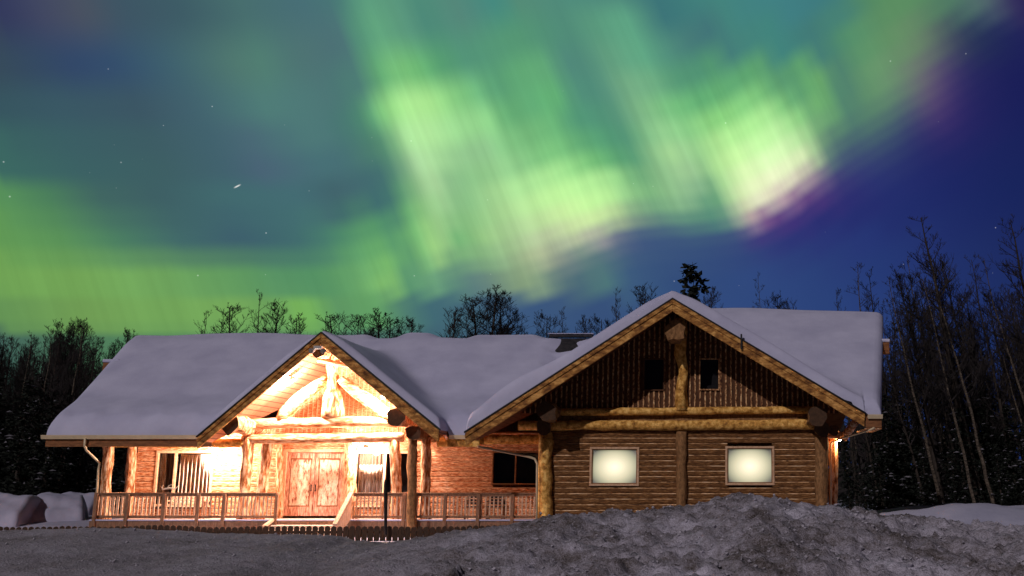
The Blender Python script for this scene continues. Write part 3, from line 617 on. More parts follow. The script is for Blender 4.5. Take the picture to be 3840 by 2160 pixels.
# ---- double door
x0, x1, z0, z1 = DR; xm = (x0+x1)/2
f = MB(); f.box(x0-.15, x0, YW-.07, YW+.05, z0, z1+.12).box(x1, x1+.15, YW-.07, YW+.05, z0, z1+.12).box(x0, x1, YW-.068, YW+.05, z1, z1+.12)
f.build('door_frame', M['trim'], lodge, bevel=.01)
for s_, (a, b) in enumerate(((x0, xm-.01), (xm+.01, x1))):
    d = MB(); st = .13
    d.box(a, a+st, YW, YW+.06, z0, z1-.01).box(b-st, b, YW, YW+.06, z0, z1-.01).box(a+st, b-st, YW, YW+.06, z1-.22, z1-.01).box(a+st, b-st, YW, YW+.06, z0, z0+.34)
    do = d.build('door', M['door'], lodge, bevel=.012)
    p = MB(); p.box(a+st, b-st, YW+.03, YW+.05, z0+.34, z1-.22); p.build('door_panel', M['doorpanel'], do)
    p = MB(); p.box(a+st, a+st+.03, YW+.004, YW+.03, z0+.34, z1-.22).box(b-st-.03, b-st, YW+.004, YW+.03, z0+.34, z1-.22).box(a+st+.03, b-st-.03, YW+.004, YW+.03, z0+.34, z0+.38).box(a+st+.03, b-st-.03, YW+.004, YW+.03, z1-.26, z1-.22); p.build('panel_groove_shade', M['fascia'], do)  # thin dark frame stands in for the groove shadow around each panel
    h_ = MB(); hx = b-.07 if s_ == 0 else a+.07; h_.bar((hx, YW-.05, z0+.9), (hx, YW-.05, z0+1.15), .03, .03); h_.bar((hx, YW-.05, z0+.93), (hx, YW+.02, z0+.93), .02, .02); h_.bar((hx, YW-.05, z0+1.12), (hx, YW+.02, z0+1.12), .02, .02); h_.build('door_handle', M['black'], do)
# ---- deck, fascia, steps
DZ = .60
d = MB(); y = 38.95
while y < 41.15: d.box(-22.3, -6.4, y, min(y+.135, 41.18), DZ-.04, DZ); y += .145
d.build('deck', M['deck'], lodge)
d = MB(); d.box(-22.3, -6.42, 38.9, 38.945, DZ-.30, DZ-.03); d.box(-22.3, -22.25, 38.95, 41.2, DZ-.3, DZ-.045); d.build('deck_fascia', M['rail'], lodge)
d = MB(); d.box(-22.3, -6.42, 38.86, 38.955, DZ-.02, DZ+.035); y = 0; d.build('deck_edge_snow', M['snow'], lodge, bevel=.015)
d = MB(); x = -22.2
while x < -6.5: d.box(x, x+.1, 38.93, 39.0, 0, DZ-.31); x += .19
d.build('deck_skirt', M['fence'], lodge)
st = MB()
for k in range(3): st.box(-15.75, -13.25, 37.5+k*.45, 37.98+k*.45, 0, .15+k*.15)
st.build('entrance_steps', M['deck'], lodge, bevel=.02)
# ---- railings
def railing(xa, xb, posts, lab):
    m_ = MB(); m_.box(xa, xb, 38.93, 39.07, 1.50, 1.55).box(xa, xb, 38.97, 39.03, 1.42, 1.50).box(xa, xb, 38.97, 39.03, .68, .76)
    r0 = m_.build('railing', M['rail'], lodge, bevel=.008, label=lab)
    for px in posts:
        X = at(px, 1270, 38.95).x; p = MB(); p.box(X-.06, X+.06, 38.84, 38.93, .28, 1.5); p.build('railing_post', M['rail'], r0, bevel=.01)
    x = xa+.12; rn = random.Random(int(-xa*10)); i = 0
    while x < xb-.06:
        b = MB(); j = rn.uniform(-.008, .008); b.box(x-.026+j, x+.026+j, 38.975, 39.025, .765, 1.415); b.build('baluster', M['baluster'], r0, bevel=.006); x += .142
    sn = MB()
    return r0
railing(-22.24, -15.81, (243, 322, 414, 500, 565, 697), 'porch railing left of the entrance steps')
railing(-13.15, -6.62, (1018, 1028, 1121, 1204, 1290), 'porch railing right of the entrance steps')
m_ = MB(); m_.box(-22.28, -22.18, 39.07, 41.0, 1.47, 1.55).box(-22.26, -22.2, 39.07, 41.0, .68, .76)
r0 = m_.build('railing', M['rail'], lodge, bevel=.008, label='short railing at the left end of the porch')
y = 39.25
while y < 41: b = MB(); b.box(-22.256, -22.204, y-.026, y+.026, .765, 1.465); b.build('baluster', M['baluster'], r0); y += .3
# stair rail with closed panel
m_ = MB(); m_.bar((-13.2, 38.9, 1.53), (-13.2, 37.45, .5), .14, .09); m_.add([(-13.17, 38.9, 1.48), (-13.17, 37.5, .48), (-13.17, 37.5, .05), (-13.17, 38.9, .62), (-13.21, 38.9, 1.48), (-13.21, 37.5, .48), (-13.21, 37.5, .05), (-13.21, 38.9, .62)], [(0, 1, 2, 3), (7, 6, 5, 4), (0, 4, 5, 1), (1, 5, 6, 2), (2, 6, 7, 3), (3, 7, 4, 0)])
m_.build('stair_railing', M['baluster'], lodge)
m_ = MB(); m_.bar((-15.85, 38.8, .62), (-15.85, 38.1, .42), .1, .08); m_.build('stair_railing', M['baluster'], lodge)
# ---- log posts
def post(px, py0, py1, Y, r_, lean=0, name='log_post', mt='post', z0=None, z1=None, seed=0, base=1.25):
    a = at(px, py1, Y); b = at(px+lean, py0, Y)
    if z0 is not None: a.z = z0
    if z1 is not None: b.z = z1
    a.x = b.x-(b.x-a.x); pts = logpts(a, b, 9, .018, seed); n = len(pts)
    rad = [r_*(1+(base-1)*max(0, 1-i/3)+.06*math.sin(i*2.1+seed)) for i in range(n)]
    m_ = MB(); m_.tube(pts, rad, 14, wob=.35, seed=seed); return m_.build(name, M[mt], lodge, smooth=True)
post(262, 1125, 1298, 39.35, .175, 10, z0=DZ, z1=3.45, seed=1)
post(322, 1125, 1298, 41.1, .17, 10, z0=DZ, z1=3.6, seed=2, base=1.1)
post(612, 1110, 1298, 39.4, .19, 12, z0=DZ, z1=3.5, seed=3)
post(650, 1110, 1298, 39.75, .20, 24, z0=DZ, z1=3.6, seed=4)
post(1000, 1110, 1298, 39.4, .18, -6, z0=DZ, z1=3.4, seed=5)
post(1037, 1090, 1322, 38.72, .16, 0, mt='darklog', z0=.05, z1=3.6, seed=6, base=1.1)  # backlit post: its silhouette shade is put into the dark log colour
post(1070, 1110, 1298, 39.4, .17, 2, z0=DZ, z1=3.5, seed=7)
post(882, 1110, 1298, 41.05, .21, 0, z0=DZ, z1=3.5, seed=8, base=1.05)
post(703, 1110, 1298, 41.1, .12, 0, z0=DZ, z1=3.5, seed=18, base=1.05)
post(1372, 1090, 1320, 38.35, .23, 0, mt='log', z0=0, z1=3.62, seed=9)
post(2066, 1090, 1290, 38.35, .22, 0, mt='darklog', z0=0, z1=3.62, seed=10, base=1.1)
post(1715, 1097, 1290, 38.42, .18, 0, mt='darklog', z0=0, z1=3.66, seed=11, base=1.05)
post(2096, 1110, 1290, 39.3, .16, 0, z0=0, z1=3.7, seed=12, base=1.15)
# king post on the wing gable
pts = [at(1716, 1032, 38.4), at(1712, 985, 38.4), at(1720, 935, 38.4), at(1713, 890, 38.4), at(1716, 835, 38.4), at(1714, 800, 38.4)]
MB().tube(pts, [.26, .18, .17, .22, .2, .2], 14, wob=.45, seed=5).build('king_post', M['log'], lodge, smooth=True)
# horizontal tie logs of the wing
def hlog(a, b, r_, name='tie_log', mt='log', seed=0, r2=None, n=14, y_=None):
    m_ = MB(); m_.tube(logpts(a, b, n, .012, seed), [r_+(((r2 or r_)-r_)*i/n) for i in range(n+1)], 14, wob=.22, seed=seed); return m_.build(name, M[mt], lodge, smooth=True)
hlog((-6.5, 38.36, 4.33), (3.2, 38.36, 4.40), .13, seed=21)
hlog((-7.3, 38.33, 3.86), (3.35, 38.33, 3.90), .16, seed=22, r2=.18)
hlog((-8.7, 39.4, 3.42), (-6.45, 39.4, 3.42), .17, seed=23, n=5)
hlog((-22.4, 39.4, 3.30), (-17.3, 39.4, 3.30), .16, 'eave_log', seed=24)
hlog((-10.4, 39.5, 3.32), (-8.7, 39.4, 3.40), .16, 'eave_log', seed=25, n=4)
# purlins whose sawn ends show under the rakes
def purlin(x, z, y0, y1, r_, seed=0, endmat='logend', bodymat='darklog'):
    m_ = MB(); n = 6; m_.tube(logpts((x, y0, z), (x, y1, z), n, .01, seed), [r_*1.12]+[r_]*n, 13, wob=.5, seed=seed, cap=False)
    k = 13; m_.f.append(tuple(range(k))[::-1]); m_.mi.append(1)
    return m_.build('purlin_log', [M[bodymat], M[endmat]], lodge)
purlin(-17.15, 3.88, 37.72, 41.1, .27, 1, bodymat='post'); purlin(-11.45, 4.12, 37.72, 41.1, .29, 2, bodymat='post'); purlin(-14.25, 6.42, 37.72, 41.1, .21, 3, bodymat='post')
purlin(-10.95, 3.62, 38.3, 41.1, .24, 7)
purlin(-6.15, 4.28, 37.0, 38.45, .30, 4); purlin(3.05, 4.12, 37.0, 38.45, .30, 5); purlin(-1.82, 7.02, 36.9, 38.45, .33, 6, 'darklog')
purlin(-6.35, 3.78, 37.9, 38.45, .24, 14); purlin(3.3, 3.72, 37.9, 38.45, .24, 15)
purlin(3.75, 3.72, 38.55, 41, .17, 16, bodymat='post')
hlog((3.3, 38.75, 3.55), (4.15, 38.75, 3.55), .12, 'bracket_log', 'hpost', 31, n=4)
hlog((4.1, 38.75, 3.45), (4.5, 38.3, 4.0), .14, 'bracket_log', 'hpost', 32, n=4)
# log ends poking out below the ridges at both house ends
for xa, xb, Y, zt, nm in ((-24.95, -24.3, 43.5, 6.62, 0), (5.6, 6.24, 41.8, 7.22, 1)):
    MB().box(xa, xb, Y-.15, Y+.15, zt-.45, zt).build('outrigger_beam', M['fascia'], lodge, bevel=.03)
    MB().box(xa-(.03 if nm == 0 else 0), xb+(.03 if nm else 0), Y-.17, Y+.17, zt+.003, zt+.14).build('outrigger_snow', M['snow'], lodge, bevel=.05)
# ---- entrance truss
TY = 39.45
hlog(at(628, 1066, TY), at(1003, 1060, TY), .19, 'truss_tie', 'hpost', 41)
hlog(at(612, 1105, TY-.05), at(1015, 1100, TY-.05), .17, 'truss_tie', 'hpost', 42)
pts = [at(838, y_, TY) for y_ in (1048, 1030, 1000, 975, 950, 925, 905)]
MB().tube(pts, [.40, .40, .33, .22, .20, .24, .25], 14, wob=.15, seed=3).build('king_post', M['post'], lodge, smooth=True)
for P in ([(826, 950), (790, 975), (750, 1005), (718, 1040), (702, 1062)], [(856, 955), (895, 985), (930, 1010), (965, 1040), (988, 1060)]):
    MB().tube([at(a, b, TY) for a, b in P], [.17, .22, .25, .24, .17], 12, wob=.15, seed=P[0][0]).build('curved_brace', M['hpost'], lodge, smooth=True)
hlog(at(800, 905, 38.6), at(905, 925, 38.6), .09, 'collar_tie', 'hpost', 44, n=5)
# ---- rake boards, drip edges, fascia, gutters
def rake(ax, az, bx, bz, Y, dep, lab=None):
    dx, dz = bx-ax, bz-az
    MB().prism([(ax, az-.02), (bx, bz-.02), (bx-.02*dx/abs(dx), bz-dep), (ax, az-dep*1.0)], Y-.09, Y-.005).build('rake_board', M['rake'], lodge, bevel=.012)
    MB().prism([(ax, az-.025), (bx, bz-.025), (bx, bz-.025-.15), (ax, az-.175)], Y-.13, Y-.093).build('rake_trim', M['rake'], lodge, bevel=.01)
    MB().prism([(ax, az+.03), (bx+.03*dx/abs(dx), bz+.03), (bx+.03*dx/abs(dx), bz-.018), (ax, az-.018)], Y-.15, Y-.004).build('drip_edge', M['black'], lodge)
rake(EX, EZ, EXL, EZ-ESL*(EX-EXL), EY, .40); rake(EX, EZ, EXR, EZ-ESR*(EXR-EX), EY, .42)
rake(GX, GZ, GXL, GZ-GSL*(GX-GXL), GY, .44); rake(GX, GZ, GXR, GZ-GSR*(GXR-GX), GY, .44)
MB().box(-23.93, EXL, YL-.02, YL+.02, ZL-.36, ZL-.04).build('eave_fascia', M['fascia'], lodge)
MB().box(EXR+.02, GXL, YL-.02, YL+.02, ZL-.36, ZL-.04).build('eave_fascia', M['log'], lodge)
MB().box(GXR+.03, XRf(YM), YM-.02, YM+.02, ZM-.42, ZM-.06).build('eave_fascia', M['fascia'], lodge)
MB().prism([(GXR, ZM-.44), (XRf(YM), ZM-.44), (XRf(YM), ZM-.47), (GXR, ZM-.47)], YM, YM+2.3).build('boxed_soffit', M['post'], lodge)
def gutter(x0, x1, Y, z):
    m_ = MB(); m_.add([(x, y_, z_) for x in (x0, x1) for y_, z_ in ((Y-.025, z-.02), (Y-.025, z-.11), (Y-.11, z-.13), (Y-.15, z-.02), (Y-.155, z+.01), (Y-.13, z+.01), (Y-.10, z-.10), (Y-.045, z-.09))],
      [(i, (i+1) % 8, (i+1) % 8+8, i+8) for i in range(8)]+[tuple(range(8))[::-1], tuple(range(8, 16))]); return m_.build('gutter', M['metal'], lodge)
gutter(-24.05, EXL+.02, YL, ZL+.03); gutter(EXR+.1, GXL-.05, YL, ZL+.03); gutter(GXR+.1, XRf(YM)+.03, YM, ZM+.0)
def pipe(P, r_=.04): MB().tube([p for p in P], r_, 8).build('downspout', M['metal'], lodge, smooth=True)
pipe([at(214, 1102, 38.47), at(213, 1122, 38.5), at(217, 1132, 38.5), at(246, 1160, 39.1), at(251, 1166, 39.15), at(248, 1180, 39.15), at(240, 1300, 39.15)])
pipe([at(1202, 1123, 37.0), at(1330, 1149, 38.0), at(1345, 1154, 38.05), at(1351, 1166, 38.05), at(1350, 1318, 38.05)])
pipe([at(2200, 1076, 36.45), at(2188, 1082, 36.5), at(2110, 1105, 38.7), at(2092, 1112, 38.9), at(2089, 1125, 38.9), at(2090, 1288, 38.9)], .035)
MB().box(at(1865, 850, GY-.2).x-.03, at(1865, 850, GY-.2).x+.03, GY-.19, GY-.14, at(1865, 880, GY).z, at(1865, 842, GY).z).build('roof_bracket', M['black'], lodge)
# ---- lamps of the porch
def lamp(loc, energy, colr, body=True, up=True, label=None, size=.07):
    loc = Vector(loc); m_ = MB()
    m_.tube([loc+Vector((0, 0, .16)), loc+Vector((0, 0, .10)), loc+Vector((0, 0, .03))], [.05, .09, .11], 12)
    l_ = m_.build('porch_lamp', M['metalgrey'], lodge, smooth=True, label=label)
    b = MB(); b.tube([loc+Vector((0, 0, .03)), loc+Vector((0, 0, -.02)), loc+Vector((0, 0, -.07))], [.05, .065, .02], 10); b.build('bulb', M['bulb'], l_, smooth=True)
    li = bpy.data.lights.new('porch_light', 'POINT'); li.energy = energy; li.color = colr; li.shadow_soft_size = size
    o = bpy.data.objects.new('porch_light', li); C.objects.link(o); o.parent = lodge; o.location = loc+Vector((0, -.02, -.16))-lodge.location
WARM = (1, .74, .60)
p = at(735, 958, 38.55); lamp(p, 1500, WARM, label='bright floodlight under the left slope of the entrance roof')
lamp((-18.75, 40.2, 3.15), 1000, WARM, label='glaring wall lamp between the left window and the log posts')
lamp((-13.35, 40.6, 3.12), 700, WARM, label='wall lamp right of the entrance door')
lamp((-12.3, 39.0, 4.9), 1300, WARM, label='floodlight under the right slope of the entrance roof')
lamp((4.0, 39.2, 3.42), 85, (1, .6, .28), label='small lamp under the right eave')
# twin security flood at the entrance peak
m_ = MB(); 
for sx in (-.13, .15): m_.tube([(-14.15+sx, 37.45, 6.42), (-14.15+sx*1.5, 37.3, 6.36)], [.05, .10], 10)
m_.box(-14.32, -14.05, 37.45, 37.6, 6.46, 6.56); m_.build('security_flood', M['metalgrey'], lodge)
# ------------------------------------------------------------ picket fence, pole
fence = thing('picket_fence', (-16, 37, 0), 'dark picket fence with round tops half buried before the porch', 'fence')
x = -26.4; i = 0
proto = None
while x < -6.9:
    if proto is None:
        m_ = MB(); w2 = .09
        pr = [(-w2, 0), (w2, 0), (w2, .46), (w2*.8, .51), (0, .54), (-w2*.8, .51), (-w2, .46)]
        m_.prism([(a+x, b-.0) for a, b in pr], 37.0, 37.022); proto = m_.build('picket', M['fence'], fence); px0 = x; o = proto
    else:
        o = proto.copy(); C.objects.link(o); o.parent = fence; o.location = (x-px0, 0, 0)
    o.location.z = -.06+.10*mn.noise(Vector((x*.45, 0, 0)))+.03*mn.noise(Vector((x*2.3, 5, 0))); o.rotation_euler = (0, 0, 0); x += .205; i += 1
MB().box(-26.4, -6.9, 37.03, 37.07, .24, .32).build('fence_rail', M['fence'], fence)
pole = MB(); pole.tube([at(970, 1345, 36.8), at(970, 1300, 36.8), at(970, 1290, 36.8), at(970, 1222, 36.8), at(970, 1214, 36.8), at(970, 1207, 36.8)], [.05, .05, .06, .06, .05, .035], 10, wob=.1)
po = pole.build('marker_post', M['black'], origin=at(970, 1345, 36.8)); tag(po, 'slim black post standing before the porch railing right of the steps', 'post')
# ------------------------------------------------------------ porch furniture
def bench(x, y, w_, lab, cat='bench', nm='porch_bench', mt='baluster', h=.95, wheel=False):
    t = thing(nm, (x, y, DZ), lab, cat); z = DZ
    MB().box(x-w_/2, x+w_/2, y-.22, y+.2, z+.42, z+.46).build('seat', M[mt], t, bevel=.01)
    b = MB()
    for k in range(4): b.box(x-w_/2, x+w_/2, y+.2+.02*k, y+.23+.02*k, z+.52+k*.11, z+.60+k*.11)
    b.build('backrest', M[mt], t, bevel=.008)
    for s_ in (-1, 1):
        xa = x+s_*(w_/2-.04)
        if wheel:
            P = [(xa, y+.30*math.cos(a)-.02, z+.33+.28*math.sin(a)) for a in [k*math.pi/8 for k in range(17)]]
            MB().tube(P, .02, 6, cap=False).build('wheel_end', M['rail'], t)
        MB().box(xa-.03, xa+.03, y-.22, y-.16, z, z+.62).build('leg', M['rail'], t); MB().box(xa-.03, xa+.03, y+.2, y+.26, z, z+.9).build('leg', M['rail'], t)
        MB().box(xa-.035, xa+.035, y-.24, y+.24, z+.625, z+.66).build('armrest', M[mt], t)
    return t
bench(at(472, 1270, 40.6).x, 40.6, 1.5, 'slatted wooden bench under the curtained left window behind the railing')
bench(at(930, 1280, 40.4).x, 40.4, 1.15, 'low slatted bench with round wheel ends right of the steps', wheel=True, nm='wheel_bench')
bench(at(1190, 1270, 40.2).x, 40.2, .55, 'dark wooden armchair on the porch behind the middle of the right railing', 'chair', 'porch_chair', 'black')
bench(at(1247, 1270, 40.2).x, 40.2, .62, 'dark wooden armchair below the unlit recess window', 'chair', 'porch_chair', 'black')
an = thing('shed_antler', at(425, 1236, 39.0), 'pale shed antler lying on the porch railing before the narrow dark sash', 'antler')
m_ = MB(); A = [at(408, 1232, 39), at(416, 1230, 39), at(428, 1228, 39), at(440, 1230, 39), at(449, 1222, 39)]
m_.tube(A, [.018, .03, .035, .028, .01], 7); m_.tube([at(420, 1230, 39), at(424, 1222, 38.97), at(432, 1219, 38.95)], [.022, .016, .006], 6); m_.tube([at(409, 1232, 39), at(407, 1225, 38.97), at(411, 1220, 38.95)], [.018, .014, .005], 6)
m_.build('antler_beam', M['antler'], an, smooth=True)
# ------------------------------------------------------------ snow-covered cars at the left
def car(x, y, rot, lab, s_=1.0):
    t = thing('snow_covered_car', (x, y, .22-.42), lab, 'car', 'cars buried in snow left of the lodge')
    Lh, Wh = 2.1*s_, .86*s_
    prof = [(-Lh, .35), (-Lh, .72), (-Lh+.25, .85), (-1.25, .9), (-.75, 1.32), (.75, 1.35), (1.35, .95), (Lh-.2, .88), (Lh, .7), (Lh, .35)]
    def sec(prof_, w_, inset):
        m_ = MB(); n = len(prof_); vs = []
        for k, (yy_, f_) in enumerate(((-w_, 1), (w_, 1))):
            for a, b in prof_: vs.append((a, yy_*(1-inset*max(0, b-.9)), b))
        m_.add(vs, [tuple(range(n)), tuple(range(n, 2*n))[::-1]]+[(i, i+n, (i+1) % n+n, (i+1) % n) for i in range(n)]); return m_
    m_ = sec(prof, Wh, .35); m_.v = [(a+x, b+y, c_-.2) for a, b, c_ in m_.v]; m_.build('body', M['carpaint'], t, bevel=.08)
    m_ = MB()
    for sy in (-1, 1): m_.add([(x-.95, y+sy*Wh*.93, 0.73), (x+1.1, y+sy*Wh*.93, .73), (x+.7, y+sy*Wh*.86, 1.08), (x-.65, y+sy*Wh*.86, 1.08)], [(0, 1, 2, 3)])
    m_.build('side_windows', M['dark'], t)
    for wx in (-1.3, 1.3):
        for sy in (-1, 1):
            m_ = MB(); m_.tube([(x+wx, y+sy*(Wh-.2), .10), (x+wx, y+sy*(Wh+.03), .10)], .31, 18); m_.build('wheel', M['rubber'], t, smooth=False)
    # thick snow blanket as a rounded height field over the body
    m_ = MB(); nx, ny = 44, 22
    def top(a):
        for (p, q), (r_, s2) in zip(prof[1:-1], prof[2:]):
            if p <= a <= r_ and r_ > p: return q+(s2-q)*(a-p)/(r_-p)
        return .7
    for i in range(nx+1):
        for j in range(ny+1):
            u = -1+2*i/nx; v = -1+2*j/ny; a = u*(Lh+.42); b = v*(Wh+.34)
            ha = sum(top(max(-Lh, min(Lh, a+o_))) for o_ in (-.4, -.2, 0, .2, .4))/5
            e_ = (1-abs(u)**9)*(1-abs(v)**7); low = 1 if v < .9 else 0; e2 = (1-abs(u)**9)*(1-abs(v)**(7 if v < 0 else 16)); zz = (.12 if v < .6 else .12+.30*sstep(.6, .95, v)*(1-abs(u)**7))*(1-e2)+(ha+.26)*e2
            zz += .13*mn.noise(Vector((a*1.1+x, b*1.1, 3)))+.05*mn.noise(Vector((a*3+x, b*3, 6)))
            m_.v.append((x+a, y+b*(1-.18*max(0, ha-.9)), -.18+zz))
    for i in range(nx):
        for j in range(ny): k = i*(ny+1)+j; m_.f.append((k, k+ny+1, k+ny+2, k+1)); m_.mi.append(0)
    o = m_.build('snow_cover', M['gsnow'], t, smooth=True); sd = o.modifiers.new('thick', 'SOLIDIFY'); sd.thickness = .08
    t.rotation_euler = (0, 0, rot)
    return t
car(at(140, 1290, 46.5).x, 46.5, R(-62), 'car under a thick snow blanket with a dark exposed flank, nearest the porch')
car(at(18, 1290, 44.5).x, 44.5, R(-75), 'snow-buried car cut by the left edge of the picture, fully white')
car(at(205, 1275, 52).x, 52, R(-80), 'snow-topped car farthest back, right behind the other snow-buried cars')
# ------------------------------------------------------------ trees
def bare(seed, h=16, r0=.13, start=.35, nb=30, spread=.20, up=.75, birch=False, dens=1.0):
    rn = random.Random(seed); tr, cr = MB(), MB()
    n = 16; P = []; x = y = 0
    for i in range(n+1):
        x += rn.uniform(-.09, .09); y += rn.uniform(-.06, .06); P.append(Vector((x, y, h*i/n)))
    tr.tube(P, [r0*(1-.93*(i/n)**1.1)+.006 for i in range(n+1)], 7)
    def pt(t): k = min(n-1, int(t*n)); return P[k].lerp(P[k+1], t*n-k)
    def branch(p, d, L_, r_, lev):
        k = 5 if lev == 0 else 3; Q = [p]; q = p.copy(); dd = d.copy()
        for i in range(k):
            dd = (dd+Vector((rn.uniform(-.28, .28), rn.uniform(-.28, .28), rn.uniform(-.1, .25)))).normalized(); q = q+dd*L_/k; Q.append(q)
        cr.tube(Q, [max(.0075, r_*(1-.8*i/k)) for i in range(k+1)], 3, cap=False)
        if lev < 2:
            m2 = int((5 if lev == 0 else 4)*dens)
            for i in range(m2):
                t = rn.uniform(.25, 1.0); kk = min(k-1, int(t*k)); pp = Q[kk].lerp(Q[kk+1], t*k-kk)
                d2 = (dd*.7+Vector((rn.uniform(-1, 1), rn.uniform(-1, 1), rn.uniform(-.2, .9)))).normalized()
                branch(pp, d2, L_*rn.uniform(.35, .55), r_*.5, lev+1)
    for i in range(nb):
        t = start+(1-start)*(i+rn.random())/nb; t = min(.985, t); a = rn.uniform(0, 6.283)
        d = Vector((math.cos(a), math.sin(a), up*rn.uniform(.5, 1.4))).normalized()
        branch(pt(t), d, h*spread*(1.05-t)*rn.uniform(.7, 1.5)+.35, r0*.42*(1.1-t)+.008, 0)
    return tr, cr
def spruce(seed, h=9, w_=1.6, snow=True, ragged=0.0, pw_=.8, tuft=1.0):
    rn = random.Random(seed); tr, cr, sn = MB(), MB(), MB(); tr.tube([(0, 0, 0), (0, 0, h*.5), (0, 0, h)], [.12, .07, .01], 6)
    n = int(h*13)
    for i in range(n):
        t = (i+rn.random())/n; z = h*(.04+.95*t); L_ = w_*(1-t)**pw_*rn.uniform(.5, 1.15)+.18
        if ragged and rn.random() < ragged: continue
        a = rn.uniform(0, 6.283); ca, sa = math.cos(a), math.sin(a); steps = max(2, int(L_/.13))
        for k in range(steps+1):
            d = L_*k/steps; q = Vector((ca*d, sa*d, z-.25*d*d/L_-.1*d+(.35*max(0, d-.6*L_)))); s_ = .13*tuft*(1.15-.5*k/steps*(1 if tuft == 1 else -.6))
            for m2 in range(4):
                e = Vector((rn.uniform(-1, 1), rn.uniform(-1, 1), rn.uniform(-.7, .4))).normalized()*s_*1.5; g_ = Vector((rn.uniform(-1, 1), rn.uniform(-1, 1), rn.uniform(-.5, .5))).normalized()*s_*.5
                cr.add([q, q+e*.5+g_, q+e, q+e*.5-g_], [(0, 1, 2, 3)], 0)
            if snow and rn.random() < .045:
                c_ = q+Vector((0, 0, .06)); s2 = rn.uniform(.06, .2); vv = [c_+Vector((math.cos(b)*s2*rn.uniform(.6, 1.3), math.sin(b)*s2*rn.uniform(.6, 1.3), -.03)) for b in (0, 1.25, 2.5, 3.8, 5)]
                cr.add(vv+[c_+Vector((0, 0, .05))], [(0, 1, 5), (1, 2, 5), (2, 3, 5), (3, 4, 5), (4, 0, 5)], 1)
    return tr, cr, sn
PROTO = {}
def proto_mesh(key, parts):
    res = []
    for nm, m_, mt in parts:
        me = bpy.data.meshes.new(nm); me.from_pydata([tuple(v) for v in m_.v], [], m_.f); [me.materials.append(q_) for q_ in (mt if isinstance(mt, list) else [mt])]; me.polygons.foreach_set('material_index', m_.mi); me.update(); res.append((nm, me))
    PROTO[key] = res
for k in range(5):
    a, b = bare(10+k, 16, .15, .34, 32, .17, .95, dens=1.1); proto_mesh('bare%d' % k, [('trunk', a, M['bark']), ('crown', b, M['twig'])])
for k in range(3):
    a, b = bare(40+k, 16, .12, .42, 24, .14); proto_mesh('birch%d' % k, [('trunk', a, M['birch']), ('crown', b, M['twig'])])
for k in range(3):
    a, b = bare(60+k, 12, .15, .25, 44, .27, .9, dens=1.5); proto_mesh('bushy%d' % k, [('trunk', a, M['bark']), ('crown', b, M['twig'])])
a, b = bare(80, 17, .26, .50, 20, .26, .6, dens=1.3); proto_mesh('tall0', [('trunk', a, M['bark']), ('crown', b, M['twig'])])
a, b = bare(85, 17, .26, .45, 22, .26, .6, dens=1.3); proto_mesh('tall1', [('trunk', a, M['bark']), ('crown', b, M['twig'])])
for k in range(3):
    a, b, c_ = spruce(90+k, 6.5, 1.7); proto_mesh('spruce%d' % k, [('trunk', a, M['bark']), ('crown', b, [M['needle'], M['twigsnow']])])
a, b, c_ = spruce(97, 14.6, 2.2, False, .5, .5, 1.6); proto_mesh('talls', [('trunk', a, M['bark']), ('crown', b, M['needle'])])
HT = {'bare': 16, 'birc': 16, 'bush': 12, 'tall': 17, 'spru': 6.5}
def tree(key, x, y, h, lab, group=None, lean=0, rot=0, name='bare_tree', cat='tree', wide=1, leany=0):
    hp = 14.6 if key == 'talls' else HT[key[:4]]
    t = thing(name, (x, y, ground_z(x, y)-.05), lab, cat, group)
    t.rotation_euler = (R(leany), R(lean), 0); s_ = h/hp; t.scale = (s_*wide, s_*wide, s_)
    for nm, me in PROTO[key]:
        o = bpy.data.objects.new(nm, me); C.objects.link(o); o.parent = t; o.rotation_euler = (0, 0, rot)
    return t
rn = random.Random(7)
def top_tree(key, px, py, Y, lab, group=None, lean=0, name='bare_tree', wide=1, rot=None):
    p = at(px, py, Y); h = p.z-.1; x = p.x-h*math.sin(R(lean))
    return tree(key, x, Y, h/max(.6, math.cos(R(lean))), lab, group, lean, rn.uniform(0, 6) if rot is None else rot, name, 'tree', wide)
